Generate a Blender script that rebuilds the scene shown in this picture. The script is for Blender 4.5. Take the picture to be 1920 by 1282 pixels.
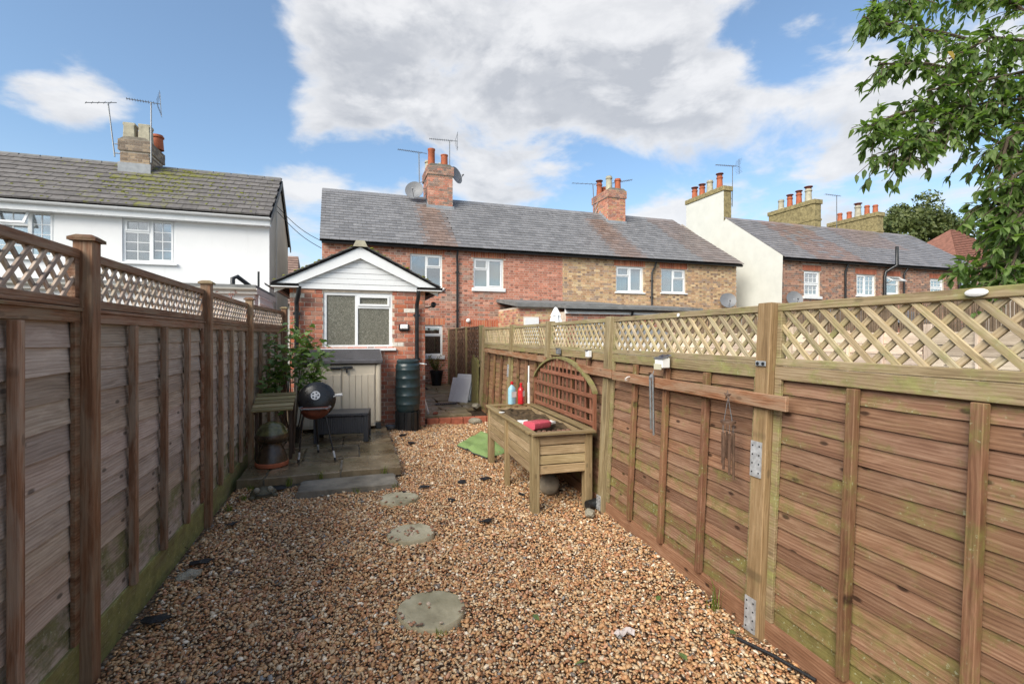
import bpy, bmesh, math, random
import numpy as np
from mathutils import Vector, Matrix, Euler
R = math.radians
random.seed(7); rng = np.random.default_rng(7)
scene = bpy.context.scene
COL = scene.collection
for o in list(bpy.data.objects): bpy.data.objects.remove(o)

# ------------------------------------------------------------------ camera
cam = bpy.data.cameras.new('camera'); camo = bpy.data.objects.new('camera', cam); COL.objects.link(camo)
cam.sensor_width = 36; cam.lens = 36 * 904 / 1920; cam.shift_y = -10 / 1920
cam.clip_start = 0.05; cam.clip_end = 3000
camo.location = (0, 0, 1.6); camo.rotation_euler = (R(90), 0, R(-18.5))
scene.camera = camo
# ------------------------------------------------------------------ light
SUN_EL, SUN_AZ = R(38), math.atan2(-0.80, -0.60)          # sun stands behind the camera's left shoulder
sunl = bpy.data.lights.new('sun', 'SUN'); suno = bpy.data.objects.new('sun', sunl); COL.objects.link(suno)
sunl.energy = 1.35; sunl.angle = R(42); sunl.color = (1, .93, .82)
sdir = Vector((math.sin(SUN_AZ) * math.cos(SUN_EL), math.cos(SUN_AZ) * math.cos(SUN_EL), math.sin(SUN_EL)))
suno.rotation_euler = sdir.to_track_quat('Z', 'Y').to_euler(); suno.location = sdir * 50
scene.view_settings.view_transform = 'Standard'; scene.view_settings.look = 'None'
scene.view_settings.exposure = 2.0; scene.view_settings.gamma = 1
# ------------------------------------------------------------------ sky
world = bpy.data.worlds.new('World'); scene.world = world; world.use_nodes = True

class G:
    """small node-tree writer"""
    def __init__(s, tree): s.t = tree
    def n(s, typ, ins=None, **props):
        nd = s.t.nodes.new('ShaderNode' + typ)
        for k, v in props.items(): setattr(nd, k, v)
        for k, v in (ins or {}).items():
            if isinstance(v, bpy.types.NodeSocket): s.t.links.new(v, nd.inputs[k])
            else: nd.inputs[k].default_value = v
        return nd
    def math(s, op, a, b=0.0, c=None, clamp=False):
        d = {0: a, 1: b}
        if c is not None: d[2] = c
        return s.n('Math', d, operation=op, use_clamp=clamp).outputs[0]
    def vm(s, op, a, b=None):
        d = {0: a}
        if b is not None: d[1] = b
        return s.n('VectorMath', d, operation=op).outputs[0]
    def scale(s, v, k): return s.n('VectorMath', {0: v, 'Scale': k}, operation='SCALE').outputs[0]
    def noise(s, v, scale=1., detail=4., rough=.55, dist=0.):
        return s.n('TexNoise', {'Vector': v, 'Scale': scale, 'Detail': detail, 'Roughness': rough, 'Distortion': dist}).outputs[0]
    def ramp(s, f, pts, interp='LINEAR'):
        nd = s.n('ValToRGB', {0: f}); cr = nd.color_ramp; cr.interpolation = interp
        while len(cr.elements) < len(pts): cr.elements.new(0.5)
        for e, (p, c) in zip(cr.elements, pts):
            e.position = p; e.color = tuple(c) + (1,) if len(c) == 3 else c
        return nd.outputs[0]
    def mix(s, f, a, b, mode='MIX'):
        nd = s.n('Mix', data_type='RGBA', blend_type=mode, clamp_factor=True)
        for i, v in ((0, f), (6, a), (7, b)):
            if isinstance(v, bpy.types.NodeSocket): s.t.links.new(v, nd.inputs[i])
            elif i and len(v) == 3: nd.inputs[i].default_value = tuple(v) + (1,)
            else: nd.inputs[i].default_value = v
        return nd.outputs[2]
    def step(s, f, a, b):
        return s.n('MapRange', {0: f, 1: a, 2: b, 3: 0., 4: 1.}, interpolation_type='SMOOTHSTEP').outputs[0]

def build_sky():
    g = G(world.node_tree); world.node_tree.nodes.clear()
    out = g.n('OutputWorld')
    sky = g.n('TexSky', sky_type='NISHITA', sun_disc=False, sun_elevation=SUN_EL, sun_rotation=SUN_AZ, altitude=50, air_density=1.0, dust_density=1.2, ozone_density=1.6)
    d = g.n('TexCoord').outputs['Generated']
    xyz = g.n('SeparateXYZ', {0: d})
    az = g.math('ARCTAN2', xyz.outputs[0], xyz.outputs[1]); el = g.math('ARCSINE', xyz.outputs[2])
    def density(eloff):
        e2 = g.math('ADD', el, eloff)
        # flattened cloud field: stretched towards the horizon
        k = g.math('DIVIDE', 1.0, g.math('ADD', g.math('MAXIMUM', e2, 0.0), 0.35))
        v = g.n('CombineXYZ', {0: g.math('MULTIPLY', az, 2.2), 1: g.math('MULTIPLY', e2, 3.6), 2: k}).outputs[0]
        n1 = g.noise(v, 1.55, 9, .56, .25); n2 = g.noise(v, .62, 3, .5)
        big = g.math('MULTIPLY', g.math('SUBTRACT', n2, .5), .9)
        dens = g.math('ADD', g.math('ADD', g.math('MULTIPLY', g.math('SUBTRACT', n1, .5), 2.0), .545), big)
        # weather: more cloud towards the north-east, open blue to the west and overhead
        for a, e, sa, se, w in BLOBS:
            q = g.math('ADD', g.math('POWER', g.math('DIVIDE', g.math('SUBTRACT', az, a), sa), 2.0), g.math('POWER', g.math('DIVIDE', g.math('SUBTRACT', e2, e), se), 2.0))
            dens = g.math('ADD', dens, g.math('MULTIPLY', g.math('EXPONENT', g.math('MULTIPLY', q, -1.0)), w))
        return dens
    d0 = density(0.0); d1 = density(0.055)
    cov = g.step(d0, .50, .78)
    lit = g.step(g.math('SUBTRACT', d0, d1), -.12, .26)
    thick = g.step(d0, .60, 1.0)
    vv = g.n('CombineXYZ', {0: g.math('MULTIPLY', az, 3.0), 1: g.math('MULTIPLY', el, 6.5), 2: 3.7}).outputs[0]
    puff = g.noise(vv, 3.0, 8, .62, .3)
    sh = g.math('MULTIPLY', thick, g.math('SUBTRACT', 1.0, lit))
    sh = g.math('ADD', g.math('MULTIPLY', sh, .9), g.math('MULTIPLY', g.step(puff, .38, .70), .36), clamp=True)
    shade = g.mix(sh, (.235, .235, .238), (.142, .147, .158))
    haze = g.math('MULTIPLY', g.step(el, .32, -.02), .55)
    skyc = g.mix(1.0, sky.outputs[0], (.047, .0525, .0535), 'MULTIPLY')
    skyc = g.mix(.08, skyc, (.145, .175, .215))
    skyc = g.mix(haze, skyc, (.21, .235, .26))
    c = g.mix(g.math('MULTIPLY', cov, .93), skyc, shade)
    bg = g.n('Background', {0: c, 1: 1.0})
    g.t.links.new(bg.outputs[0], out.inputs[0])
# (azimuth, elevation, width, height, weight) of the cloud banks and of the clear lanes between them
BLOBS = [(.38, .53, .32, .12, .33), (.02, .47, .14, .09, .26), (.85, .36, .32, .10, .36), (.62, .5, .16, .1, .16), (.5, .43, .25, .07, .2), (-.03, .275, .13, .04, .36), (.29, .30, .11, .05, .34), (.62, .24, .2, .05, .24), (1.0, .22, .2, .06, .24),
         (-.41, .35, .08, .06, .36), (-.75, .5, .45, .3, -.42), (-.25, .5, .15, .15, -.36), (.93, .56, .14, .1, -.26), (.1, .35, .13, .03, -.22), (-.22, .26, .1, .07, -.2)]
build_sky()

# ------------------------------------------------------------------ mesh helpers
class MB:
    def __init__(s): s.v = []; s.f = []; s.c = []
    def add(s, vs, fs, col=None):
        b = len(s.v); s.v += [tuple(v) for v in vs]; s.f += [tuple(b + i for i in f) for f in fs]
        if col is not None: s.c += [col] * len(fs)
        return s
    def box(s, x0, x1, y0, y1, z0, z1, col=None, M=None):
        vs = [Vector((x, y, z)) for z in (z0, z1) for y in (y0, y1) for x in (x0, x1)]
        if M is not None: vs = [M @ v for v in vs]
        return s.add(vs, [(0, 2, 3, 1), (4, 5, 7, 6), (0, 1, 5, 4), (2, 6, 7, 3), (0, 4, 6, 2), (1, 3, 7, 5)], col)
    def tube(s, pts, r, n=8, cap=True, col=None):
        pts = [Vector(p) for p in pts]; rs = r if isinstance(r, (list, tuple)) else [r] * len(pts)
        vs = []; ref = None
        for i, p in enumerate(pts):
            t = (pts[min(i + 1, len(pts) - 1)] - pts[max(i - 1, 0)]).normalized()
            if ref is None: ref = t.orthogonal().normalized()
            a = (ref - t * ref.dot(t)).normalized(); ref = a; b = t.cross(a)
            vs += [p + (a * math.cos(2 * math.pi * k / n) + b * math.sin(2 * math.pi * k / n)) * rs[i] for k in range(n)]
        fs = [(i * n + k, i * n + (k + 1) % n, (i + 1) * n + (k + 1) % n, (i + 1) * n + k) for i in range(len(pts) - 1) for k in range(n)]
        if cap: fs += [tuple(range(n))[::-1], tuple((len(pts) - 1) * n + k for k in range(n))]
        return s.add(vs, fs, col)
    def lathe(s, prof, n=20, c=(0, 0, 0), M=None, col=None):
        c = Vector(c); vs = []
        for r, z in prof:
            for k in range(n):
                v = Vector((r * math.cos(2 * math.pi * k / n), r * math.sin(2 * math.pi * k / n), z))
                if M is not None: v = M @ v
                vs.append(v + c)
        m = len(prof)
        fs = [(i * n + k, i * n + (k + 1) % n, (i + 1) * n + (k + 1) % n, (i + 1) * n + k) for i in range(m - 1) for k in range(n)]
        fs += [tuple(range(n))[::-1], tuple((m - 1) * n + k for k in range(n))]
        return s.add(vs, fs, col)
    def prism(s, poly, axis, a, b, col=None):
        """poly: 2-D points in the other two axes (in xyz order), extruded from a to b along axis"""
        def mk(p, q): l = list(p); l.insert(axis, q); return l
        n = len(poly); vs = [mk(p, a) for p in poly] + [mk(p, b) for p in poly]
        fs = [tuple(range(n))[::-1], tuple(range(n, 2 * n))] + [(i, (i + 1) % n, n + (i + 1) % n, n + i) for i in range(n)]
        return s.add(vs, fs, col)
    def quad(s, a, b, c, d, col=None): return s.add([a, b, c, d], [(0, 1, 2, 3)], col)
    def build(s, name, mat, parent=None, smooth=False, bevel=0, local=False):
        me = bpy.data.meshes.new(name)
        off = Vector((0, 0, 0)) if local else WT.get(parent.name if parent else None, Vector((0, 0, 0)))
        me.from_pydata([tuple(Vector(v) - off) for v in s.v], [], s.f)
        if s.c:
            at = me.attributes.new('Col', 'FLOAT_COLOR', 'FACE')
            at.data.foreach_set('color', np.array([tuple(c)[:3] + (1.,) for c in s.c], dtype=np.float32).ravel())
        bm = bmesh.new(); bm.from_mesh(me)
        if not s.c or bevel: bmesh.ops.recalc_face_normals(bm, faces=bm.faces)
        if bevel: bmesh.ops.bevel(bm, geom=bm.edges[:], offset=bevel, segments=1, affect='EDGES', clamp_overlap=True)
        bm.to_mesh(me); bm.free()
        if smooth:
            for p in me.polygons: p.use_smooth = True
            me.set_sharp_from_angle(angle=R(40))
        return link(name, me, mat, parent)
WT = {}
def link(name, me, mat, parent=None, M=None, color=None):
    o = bpy.data.objects.new(name, me); COL.objects.link(o)
    if mat is not None and not me.materials: me.materials.append(MATS[mat])
    if parent: o.parent = parent; WT[o.name] = WT.get(parent.name, Vector((0, 0, 0)))
    else: WT[o.name] = Vector((0, 0, 0))
    if M is not None: o.matrix_local = M
    o.color = color if color else (1, 1, 1, .2)
    return o
def tag(o, label, cat, group=None):
    o['label'] = label; o['category'] = cat
    if group: o['group'] = group
    return o
def thing(name, label, cat, loc=(0, 0, 0), group=None, rot=None):
    """an empty at the thing's base; without rot its parts are written in world coordinates"""
    o = bpy.data.objects.new(name, None); COL.objects.link(o); o.empty_display_size = .2
    o.location = loc; tag(o, label, cat, group)
    if rot is not None: o.rotation_euler = rot; WT[o.name] = Vector((0, 0, 0))
    else: WT[o.name] = Vector(loc)
    return o
def struct(o, kind='structure'): o['kind'] = kind; return o
CACHE = {}
def boxmesh(l, w, h, bev=.003, mat='x'):
    key = (round(l, 4), round(w, 4), round(h, 4), bev, mat)
    if key not in CACHE:
        me = bpy.data.meshes.new('piece'); bm = bmesh.new(); bmesh.ops.create_cube(bm, size=1)
        bmesh.ops.scale(bm, vec=(l, w, h), verts=bm.verts)
        if bev: bmesh.ops.bevel(bm, geom=bm.edges[:], offset=bev, segments=1, affect='EDGES')
        bm.to_mesh(me); bm.free(); CACHE[key] = me
    return CACHE[key]
def frame(p, x, z=(0, 0, 1)):
    """matrix at p with local X along x and local Z near z"""
    x = Vector(x).normalized(); z = Vector(z); y = z.cross(x).normalized(); z = x.cross(y)
    m = Matrix((x, y, z)).transposed().to_4x4(); m.translation = Vector(p); return m
def bar(name, mat, parent, p, q, w, h, up=(0, 0, 1), bev=.003, color=None):
    """a straight timber from p to q, w across and h along 'up'; grain runs along it"""
    off = WT.get(parent.name, Vector((0, 0, 0))) if parent else Vector((0, 0, 0))
    p = Vector(p) - off; q = Vector(q) - off; d = q - p
    if abs(d.normalized().dot(Vector(up))) > .95: up = (0, 1, 0)
    return link(name, boxmesh(d.length, w, h, bev, mat), mat, parent, frame((p + q) / 2, d, up), color)
def pix(u, v, Y):
    """world point at depth Y (metres north of the camera) in the direction measured at u, v in the photograph"""
    a = R(18.5); X = (u - 960) / 904; x = X * math.cos(a) + math.sin(a); y = -X * math.sin(a) + math.cos(a)
    t = Y / y; return Vector((x * t, Y, 1.6 - (v - 631) / 904 * t))
def jit(a): return random.uniform(-a, a)
def tint(s=.12, alg=.2, base=(1, 1, 1)):
    k = 1 + jit(s); return (base[0] * k * (1 + jit(.04)), base[1] * k, base[2] * k * (1 + jit(.06)), alg)

# ------------------------------------------------------------------ materials
MATS = {}
def new(name):
    m = bpy.data.materials.new(name); m.use_nodes = True; m.node_tree.nodes.clear(); MATS[name] = m
    return G(m.node_tree)
def finish(g, base, rough=.7, spec=.5, h=None, bs=.4, bd=.01, **kw):
    ins = {'Base Color': base if isinstance(base, bpy.types.NodeSocket) or len(base) == 4 else tuple(base) + (1,), 'Roughness': rough, 'Specular IOR Level': spec}
    ins.update(kw)
    if h is not None: ins['Normal'] = g.n('Bump', {'Height': h, 'Strength': bs, 'Distance': bd}).outputs[0]
    p = g.n('BsdfPrincipled', ins); o = g.n('OutputMaterial'); g.t.links.new(p.outputs[0], o.inputs[0]); return p
def oco(g, k=(37., 17., 53.)):
    oi = g.n('ObjectInfo'); tc = g.n('TexCoord').outputs['Object']
    return g.vm('ADD', tc, g.scale(k, oi.outputs['Random'])), oi
def plain(name, col, rough=.6, spec=.5, var=.12, scale=6., bump=.15, metallic=0., bd=.004):
    g = new(name); v, oi = oco(g)
    f = g.noise(v, scale, 6, .6); f2 = g.noise(v, scale * 7, 3, .6)
    c = g.mix(1.0, tuple(col), g.ramp(f, [(.25, (1 - var * 2,) * 3), (.75, (1 + var,) * 3)]), 'MULTIPLY')
    c = g.mix(1.0, c, oi.outputs['Color'], 'MULTIPLY')
    rr = g.n('MapRange', {0: f, 1: .2, 2: .8, 3: max(.03, rough - .1), 4: min(1., rough + .1)}).outputs[0]
    finish(g, c, rr, spec, f2, bump, bd, Metallic=metallic)
def wood(name, dark, mid, light, algae=(.105, .115, .03), rough=.72, knots=1.0, stain=None, algscale=1.6):
    g = new(name); v, oi = oco(g)
    mp = lambda sx, sy, sz: g.n('Mapping', {0: v, 3: (sx, sy, sz)}).outputs[0]
    warp = g.noise(v, 2.2, 2, .5)
    vw = g.vm('ADD', v, g.n('CombineXYZ', {0: 0., 1: g.math('MULTIPLY', warp, .035), 2: g.math('MULTIPLY', warp, .035)}).outputs[0])
    gm = g.n('Mapping', {0: vw, 3: (1.6, 30, 30)}).outputs[0]
    grain = g.noise(gm, 2.2, 6, .62, .5)
    rings = g.n('TexWave', {'Vector': g.n('Mapping', {0: vw, 3: (.5, 9, 16)}).outputs[0], 'Scale': 1.3, 'Distortion': 5.5, 'Detail': 2., 'Detail Scale': .6}, wave_type='BANDS', bands_direction='Z').outputs[1]
    streak = g.noise(g.n('Mapping', {0: vw, 3: (.7, 7, 7)}).outputs[0], 2.0, 4, .6)
    f = g.math('ADD', g.math('ADD', g.math('MULTIPLY', grain, .45), g.math('MULTIPLY', rings, .10)), g.math('MULTIPLY', streak, .45))
    fine = g.noise(g.n('Mapping', {0: vw, 3: (2.5, 95, 95)}).outputs[0], 2.0, 3, .6)
    f = g.math('ADD', g.math('MULTIPLY', f, .74), g.math('MULTIPLY', fine, .26))
    c = g.ramp(f, [(.36, dark), (.49, mid), (.63, light)])
    c = g.mix(g.math('MULTIPLY', g.step(g.noise(mp(1.2, 5, 5), 5.0, 5, .65), .5, .72), .35), c, tuple(x * 1.25 + .02 for x in light))
    if stain is not None:
        pm = g.step(g.noise(mp(1.4, 9, 9), 2.0, 5, .6), .42, .6)
        c = g.mix(pm, c, g.mix(.5, stain, c, 'MIX'))
    c = g.mix(1.0, c, oi.outputs['Color'], 'MULTIPLY')
    sx_ = g.n('SeparateXYZ', {0: v})
    vo = g.n('TexVoronoi', {'Vector': g.n('CombineXYZ', {0: g.math('MULTIPLY', sx_.outputs[0], 2.3), 1: g.math('MULTIPLY', sx_.outputs[2], 5.5)}).outputs[0], 'Scale': 1.0, 'Randomness': 1.0}, voronoi_dimensions='2D').outputs['Distance']
    kn = g.math('MULTIPLY', g.math('SUBTRACT', 1.0, g.step(vo, .03, .075)), .8 * knots)
    c = g.mix(kn, c, tuple(x * .28 for x in dark))
    an = g.noise(mp(1, 1.6, 1.6), algscale * 3.4, 9, .72)
    al = oi.outputs['Alpha']
    lo = g.math('SUBTRACT', .74, g.math('MULTIPLY', al, .5))
    m = g.n('MapRange', {0: an, 1: lo, 2: g.math('ADD', lo, .22), 3: 0., 4: .8}, interpolation_type='SMOOTHSTEP').outputs[0]
    c = g.mix(m, c, g.ramp(g.noise(v, 14, 4, .6), [(.3, tuple(x * .7 for x in algae)), (.7, tuple(x * 1.5 for x in algae))]))
    lic = g.step(g.noise(v, 55, 3, .6), .62, .68)
    c = g.mix(g.math('MULTIPLY', lic, g.math('MULTIPLY', m, .8)), c, (.42, .44, .30))
    finish(g, c, g.n('MapRange', {0: grain, 3: rough + .1, 4: rough - .15}).outputs[0], .3, f, .8, .006)
wood('wood_grey', (.225, .172, .132), (.36, .285, .225), (.47, .39, .32), rough=.7)
wood('wood_stain', (.10, .044, .022), (.18, .083, .042), (.28, .16, .098), rough=.6, knots=.5, stain=(.27, .21, .15))
wood('wood_brown', (.115, .056, .032), (.205, .11, .064), (.30, .185, .115), algae=(.15, .14, .042), rough=.65, knots=1.1)
wood('wood_pale', (.17, .125, .072), (.30, .235, .14), (.42, .35, .235), algae=(.21, .21, .07), rough=.7, knots=.5)
wood('wood_red', (.13, .05, .028), (.21, .083, .048), (.30, .14, .09), rough=.6, knots=.3)
wood('wood_dark', (.035, .02, .014), (.075, .045, .03), (.14, .095, .07), rough=.6)
plain('upvc', (.78, .79, .79), .28, .5, .03, 3, .02)
plain('white_paint', (.76, .76, .75), .5, .4, .05, 4, .06)
plain('black_plastic', (.016, .017, .019), .32, .5, .2, 9, .1)
plain('grey_felt', (.2, .2, .195), .75, .3, .2, 5, .4)
plain('lead', (.30, .32, .34), .45, .5, .15, 8, .3)
plain('terracotta', (.42, .125, .06), .75, .3, .18, 9, .25)
plain('buff_pot', (.43, .40, .30), .8, .3, .2, 9, .3)
plain('galvanised', (.52, .53, .54), .5, .5, .25, 30, .2, metallic=.35)
plain('aerial_metal', (.22, .23, .24), .45, .5, .1, 9, .05, metallic=.6)
plain('dish_grey', (.17, .175, .185), .5, .5, .08, 9, .05)
plain('lid_grey', (.10, .095, .10), .33, .5, .2, 8, .2)
plain('shed_beige', (.60, .53, .42), .45, .4, .06, 4, .08)
plain('butt_green', (.02, .038, .043), .33, .5, .15, 9, .1)
plain('bbq_black', (.011, .011, .012), .3, .5, .3, 14, .2)
plain('rust', (.16, .045, .024), .7, .3, .35, 14, .4)
plain('bottle_red', (.52, .02, .025), .25, .5, .08, 9, .02)
plain('bottle_pink', (.60, .10, .14), .25, .5, .05, 9, .02)
plain('bottle_blue', (.30, .52, .62), .2, .5, .05, 9, .02)
plain('label_white', (.78, .78, .76), .45, .5, .08, 20, .02)
plain('soil', (.075, .05, .033), .95, .2, .35, 22, .9, bd=.02)
plain('compost', (.13, .09, .05), .95, .2, .5, 16, .9, bd=.02)
plain('stone_ball', (.42, .36, .27), .8, .3, .25, 7, .4)
plain('rock', (.34, .31, .24), .85, .3, .3, 9, .7, bd=.02)
plain('membrane', (.015, .015, .017), .6, .4, .3, 16, .4)
plain('tissue', (.62, .55, .52), .8, .3, .2, 12, .3)
plain('rubber_mat', (.10, .11, .115), .85, .3, .25, 20, .3)
plain('cable', (.03, .03, .03), .6, .3, .1, 9, .02)
plain('dark_void', (.012, .012, .013), .9, .1, .2, 4, 0)
plain('room', (.10, .095, .088), .9, .1, .3, 2, 0)
plain('curtain', (.62, .60, .56), .9, .2, .08, 6, .1)
plain('blind', (.55, .53, .40), .85, .2, .05, 6, .05)
plain('render_cream', (.64, .64, .585), .85, .2, .05, 2.2, .25, bd=.006)
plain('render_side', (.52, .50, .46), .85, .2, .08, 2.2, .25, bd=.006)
plain('mortar', (.64, .55, .45), .95, .1, .15, 12, .5)
plain('mortar_grey', (.55, .48, .40), .95, .1, .18, 12, .5)
plain('stone_stack', (.34, .28, .14), .9, .2, .3, 8, .8, bd=.03)
plain('chime_wood', (.12, .07, .045), .6, .4, .25, 22, .2)
plain('chime_metal', (.50, .52, .53), .3, .5, .1, 20, .05, metallic=.8)
plain('solar_panel', (.018, .03, .07), .15, .6, .1, 20, 0)
plain('glaze_green', (.105, .10, .035), .13, .6, .45, 11, .25, bd=.01)
plain('glaze_brown', (.055, .032, .018), .18, .6, .4, 13, .4, bd=.01)
plain('frog_stone', (.10, .09, .055), .5, .4, .4, 14, .5, bd=.01)
plain('light_diffuser', (.8, .8, .8), .3, .5, .02, 5, 0)
plain('ground_soil', (.10, .085, .055), .95, .2, .35, 1.2, .6, bd=.03)
plain('concrete', (.23, .205, .165), .85, .3, .3, 5, .5, bd=.008)
plain('edging_brick', (.42, .13, .075), .8, .3, .25, 8, .5)
plain('moss', (.20, .21, .035), .95, .1, .4, 16, .8, bd=.01)
plain('parasol', (.78, .78, .78), .8, .2, .05, 5, .1)
plain('reed', (.26, .19, .13), .85, .2, .2, 9, .2)
plain('far_roof', (.28, .19, .155), .85, .2, .2, 3, .4)
plain('red_tile', (.26, .12, .085), .85, .2, .25, 5, .6)
plain('bark', (.12, .09, .065), .85, .2, .3, 22, .6, bd=.01)
plain('rad_white', (.82, .82, .82), .3, .5, .03, 5, .03)

def attr_col(g): return g.n('Attribute', attribute_name='Col').outputs[0]
def brickmat(name, src):
    g = new(name); v, oi = oco(g) if src == 'obj' else (g.n('TexCoord').outputs['Object'], None)
    c = oi.outputs['Color'] if src == 'obj' else attr_col(g)
    f = g.noise(v, 26, 5, .65); f2 = g.noise(v, 3.0, 4, .6)
    c = g.mix(1.0, c, g.ramp(f, [(.25, (.8, .79, .78)), (.7, (1.36, 1.35, 1.33))]), 'MULTIPLY')
    c = g.mix(g.math('MULTIPLY', g.step(f2, .6, .8), .28), c, (.52, .46, .38))
    finish(g, c, .88, .25, f, .5, .006)
brickmat('brick_one', 'obj'); brickmat('brick_many', 'attr')
def slatemat(name, src, wet=.3):
    g = new(name); v, oi = oco(g) if src == 'obj' else (g.n('TexCoord').outputs['Object'], None)
    c = oi.outputs['Color'] if src == 'obj' else attr_col(g)
    f = g.noise(v, 9, 5, .6); f2 = g.noise(v, 45, 3, .6)
    c = g.mix(1.0, c, g.ramp(f, [(.25, (.74, .75, .77)), (.75, (1.2, 1.2, 1.2))]), 'MULTIPLY')
    c = g.mix(g.math('MULTIPLY', g.step(f2, .66, .72), .3), c, (.30, .31, .22))
    finish(g, c, g.n('MapRange', {0: f, 3: wet, 4: wet + .3}).outputs[0], .5, f2, .25, .004)
slatemat('slate_one', 'obj'); slatemat('slate_many', 'attr')
def tilemat():
    g = new('concrete_tile'); v, oi = oco(g)
    f = g.noise(v, 10, 5, .6); f2 = g.noise(v, 60, 3, .6); f3 = g.noise(v, 5, 6, .65)
    c = g.ramp(f, [(.25, (.10, .092, .088)), (.75, (.205, .19, .18))])
    c = g.mix(1.0, c, oi.outputs['Color'], 'MULTIPLY')
    lo = g.math('SUBTRACT', .8, g.math('MULTIPLY', oi.outputs['Alpha'], .4))
    m = g.n('MapRange', {0: f3, 1: lo, 2: g.math('ADD', lo, .12), 3: 0., 4: .85}).outputs[0]
    c = g.mix(m, c, g.ramp(f2, [(.3, (.10, .105, .025)), (.7, (.24, .235, .05))]))
    finish(g, c, .85, .25, f2, .4, .006)
tilemat()
def rendermat():
    g = new('render_white'); v = g.n('TexCoord').outputs['Object']
    f = g.noise(v, 1.1, 6, .6); f2 = g.noise(v, 60, 4, .6); st = g.noise(g.n('Mapping', {0: v, 3: (4, 4, .35)}).outputs[0], 1.5, 5, .6)
    c = g.ramp(f, [(.3, (.74, .745, .745)), (.7, (.80, .80, .795))])
    c = g.mix(g.math('MULTIPLY', g.step(st, .58, .78), .22), c, (.50, .50, .47))
    finish(g, c, .85, .2, f2, .3, .004)
rendermat()
def pavemat(name, c0, c1, c2, wet, dry):
    g = new(name); v, oi = oco(g)
    f = g.noise(v, 4, 7, .62, .4); f2 = g.noise(v, 40, 4, .65); f3 = g.noise(v, 1.8, 4, .55)
    c = g.ramp(f, [(.28, c0), (.5, c1), (.75, c2)])
    c = g.mix(1.0, c, oi.outputs['Color'], 'MULTIPLY')
    c = g.mix(g.math('MULTIPLY', g.step(f3, .52, .72), .55), c, (.105, .10, .045))
    c = g.mix(g.math('MULTIPLY', g.step(f2, .66, .74), .35), c, (.36, .34, .28))
    hh = g.math('ADD', g.math('MULTIPLY', f, .8), g.math('MULTIPLY', f2, .2))
    finish(g, c, g.n('MapRange', {0: g.noise(v, 2.4, 5, .6), 1: .35, 2: .65, 3: wet, 4: dry}).outputs[0], .5, hh, .6, .012)
pavemat('patio_stone', (.085, .06, .034), (.175, .13, .075), (.29, .23, .145), .08, .5)
pavemat('passage_stone', (.13, .095, .05), (.26, .20, .11), (.38, .31, .19), .25, .7)
pavemat('disc_stone', (.19, .165, .10), (.40, .355, .235), (.56, .51, .37), .55, .85)
def gravelmat():
    g = new('gravel'); v = g.n('TexCoord').outputs['Object']
    f = g.noise(v, 160, 3, .6)
    c = g.mix(1.0, attr_col(g), g.ramp(f, [(.25, (.72, .7, .68)), (.75, (1.2, 1.2, 1.2))]), 'MULTIPLY')
    finish(g, c, .48, .5, f, .2, .002)
    g = new('gravel_sheet'); v = g.n('TexCoord').outputs['Object']
    vo = g.n('TexVoronoi', {'Vector': v, 'Scale': 38.}); f = g.noise(v, 5, 4, .6)
    c = g.ramp(g.n('SeparateColor', {0: vo.outputs['Color']}).outputs[0], [(.0, (.12, .06, .03)), (.3, (.28, .14, .07)), (.6, (.36, .22, .12)), (.85, (.42, .33, .24)), (1., (.6, .55, .48))])
    c = g.mix(g.step(vo.outputs['Distance'], .25, .75), c, (.055, .035, .022))
    finish(g, c, .6, .4, g.math('SUBTRACT', 1.0, vo.outputs['Distance']), 1., .015)
gravelmat()
def leafmat(name, a, b, trans=.35, rough=.4):
    g = new(name); v, oi = oco(g)
    isl = g.n('NewGeometry').outputs['Random Per Island']
    rnd = g.math('FRACT', g.math('ADD', isl, oi.outputs['Random']))
    c = g.mix(rnd, a, b); f = g.noise(v, 30, 3, .6)
    c = g.mix(1.0, c, g.ramp(f, [(.3, (.8, .8, .8)), (.7, (1.2, 1.2, 1.2))]), 'MULTIPLY')
    c = g.mix(1.0, c, oi.outputs['Color'], 'MULTIPLY')
    p = g.n('BsdfPrincipled', {'Base Color': c, 'Roughness': rough, 'Specular IOR Level': .45})
    t = g.n('BsdfTranslucent', {0: g.mix(1.0, c, (1.3, 1.5, .6), 'MULTIPLY')})
    mx = g.n('MixShader', {0: trans, 1: p.outputs[0], 2: t.outputs[0]}); o = g.n('OutputMaterial'); g.t.links.new(mx.outputs[0], o.inputs[0])
leafmat('leaf_branch', (.085, .15, .035), (.2, .28, .085), .45, .5)
leafmat('leaf_shrub', (.09, .155, .045), (.2, .28, .1))
leafmat('leaf_far', (.05, .075, .018), (.13, .15, .045), .2, .6)
leafmat('leaf_pot', (.10, .12, .02), (.26, .24, .05))
leafmat('leaf_red', (.25, .05, .05), (.40, .14, .12))
leafmat('grass_blade', (.10, .15, .02), (.24, .27, .06))
leafmat('litter', (.05, .03, .018), (.16, .10, .055), .1, .7)
leafmat('leaf_yellow', (.40, .28, .05), (.45, .32, .07))
def turfmat():
    g = new('turf'); v = g.n('TexCoord').outputs['Object']; f = g.noise(v, 140, 3, .7); f2 = g.noise(v, 6, 4, .6)
    c = g.ramp(f, [(.3, (.17, .27, .08)), (.7, (.36, .50, .2))]); c = g.mix(g.math('MULTIPLY', g.step(f2, .5, .75), .35), c, (.30, .36, .20))
    finish(g, c, .9, .2, f, 1., .01)
turfmat()
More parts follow.
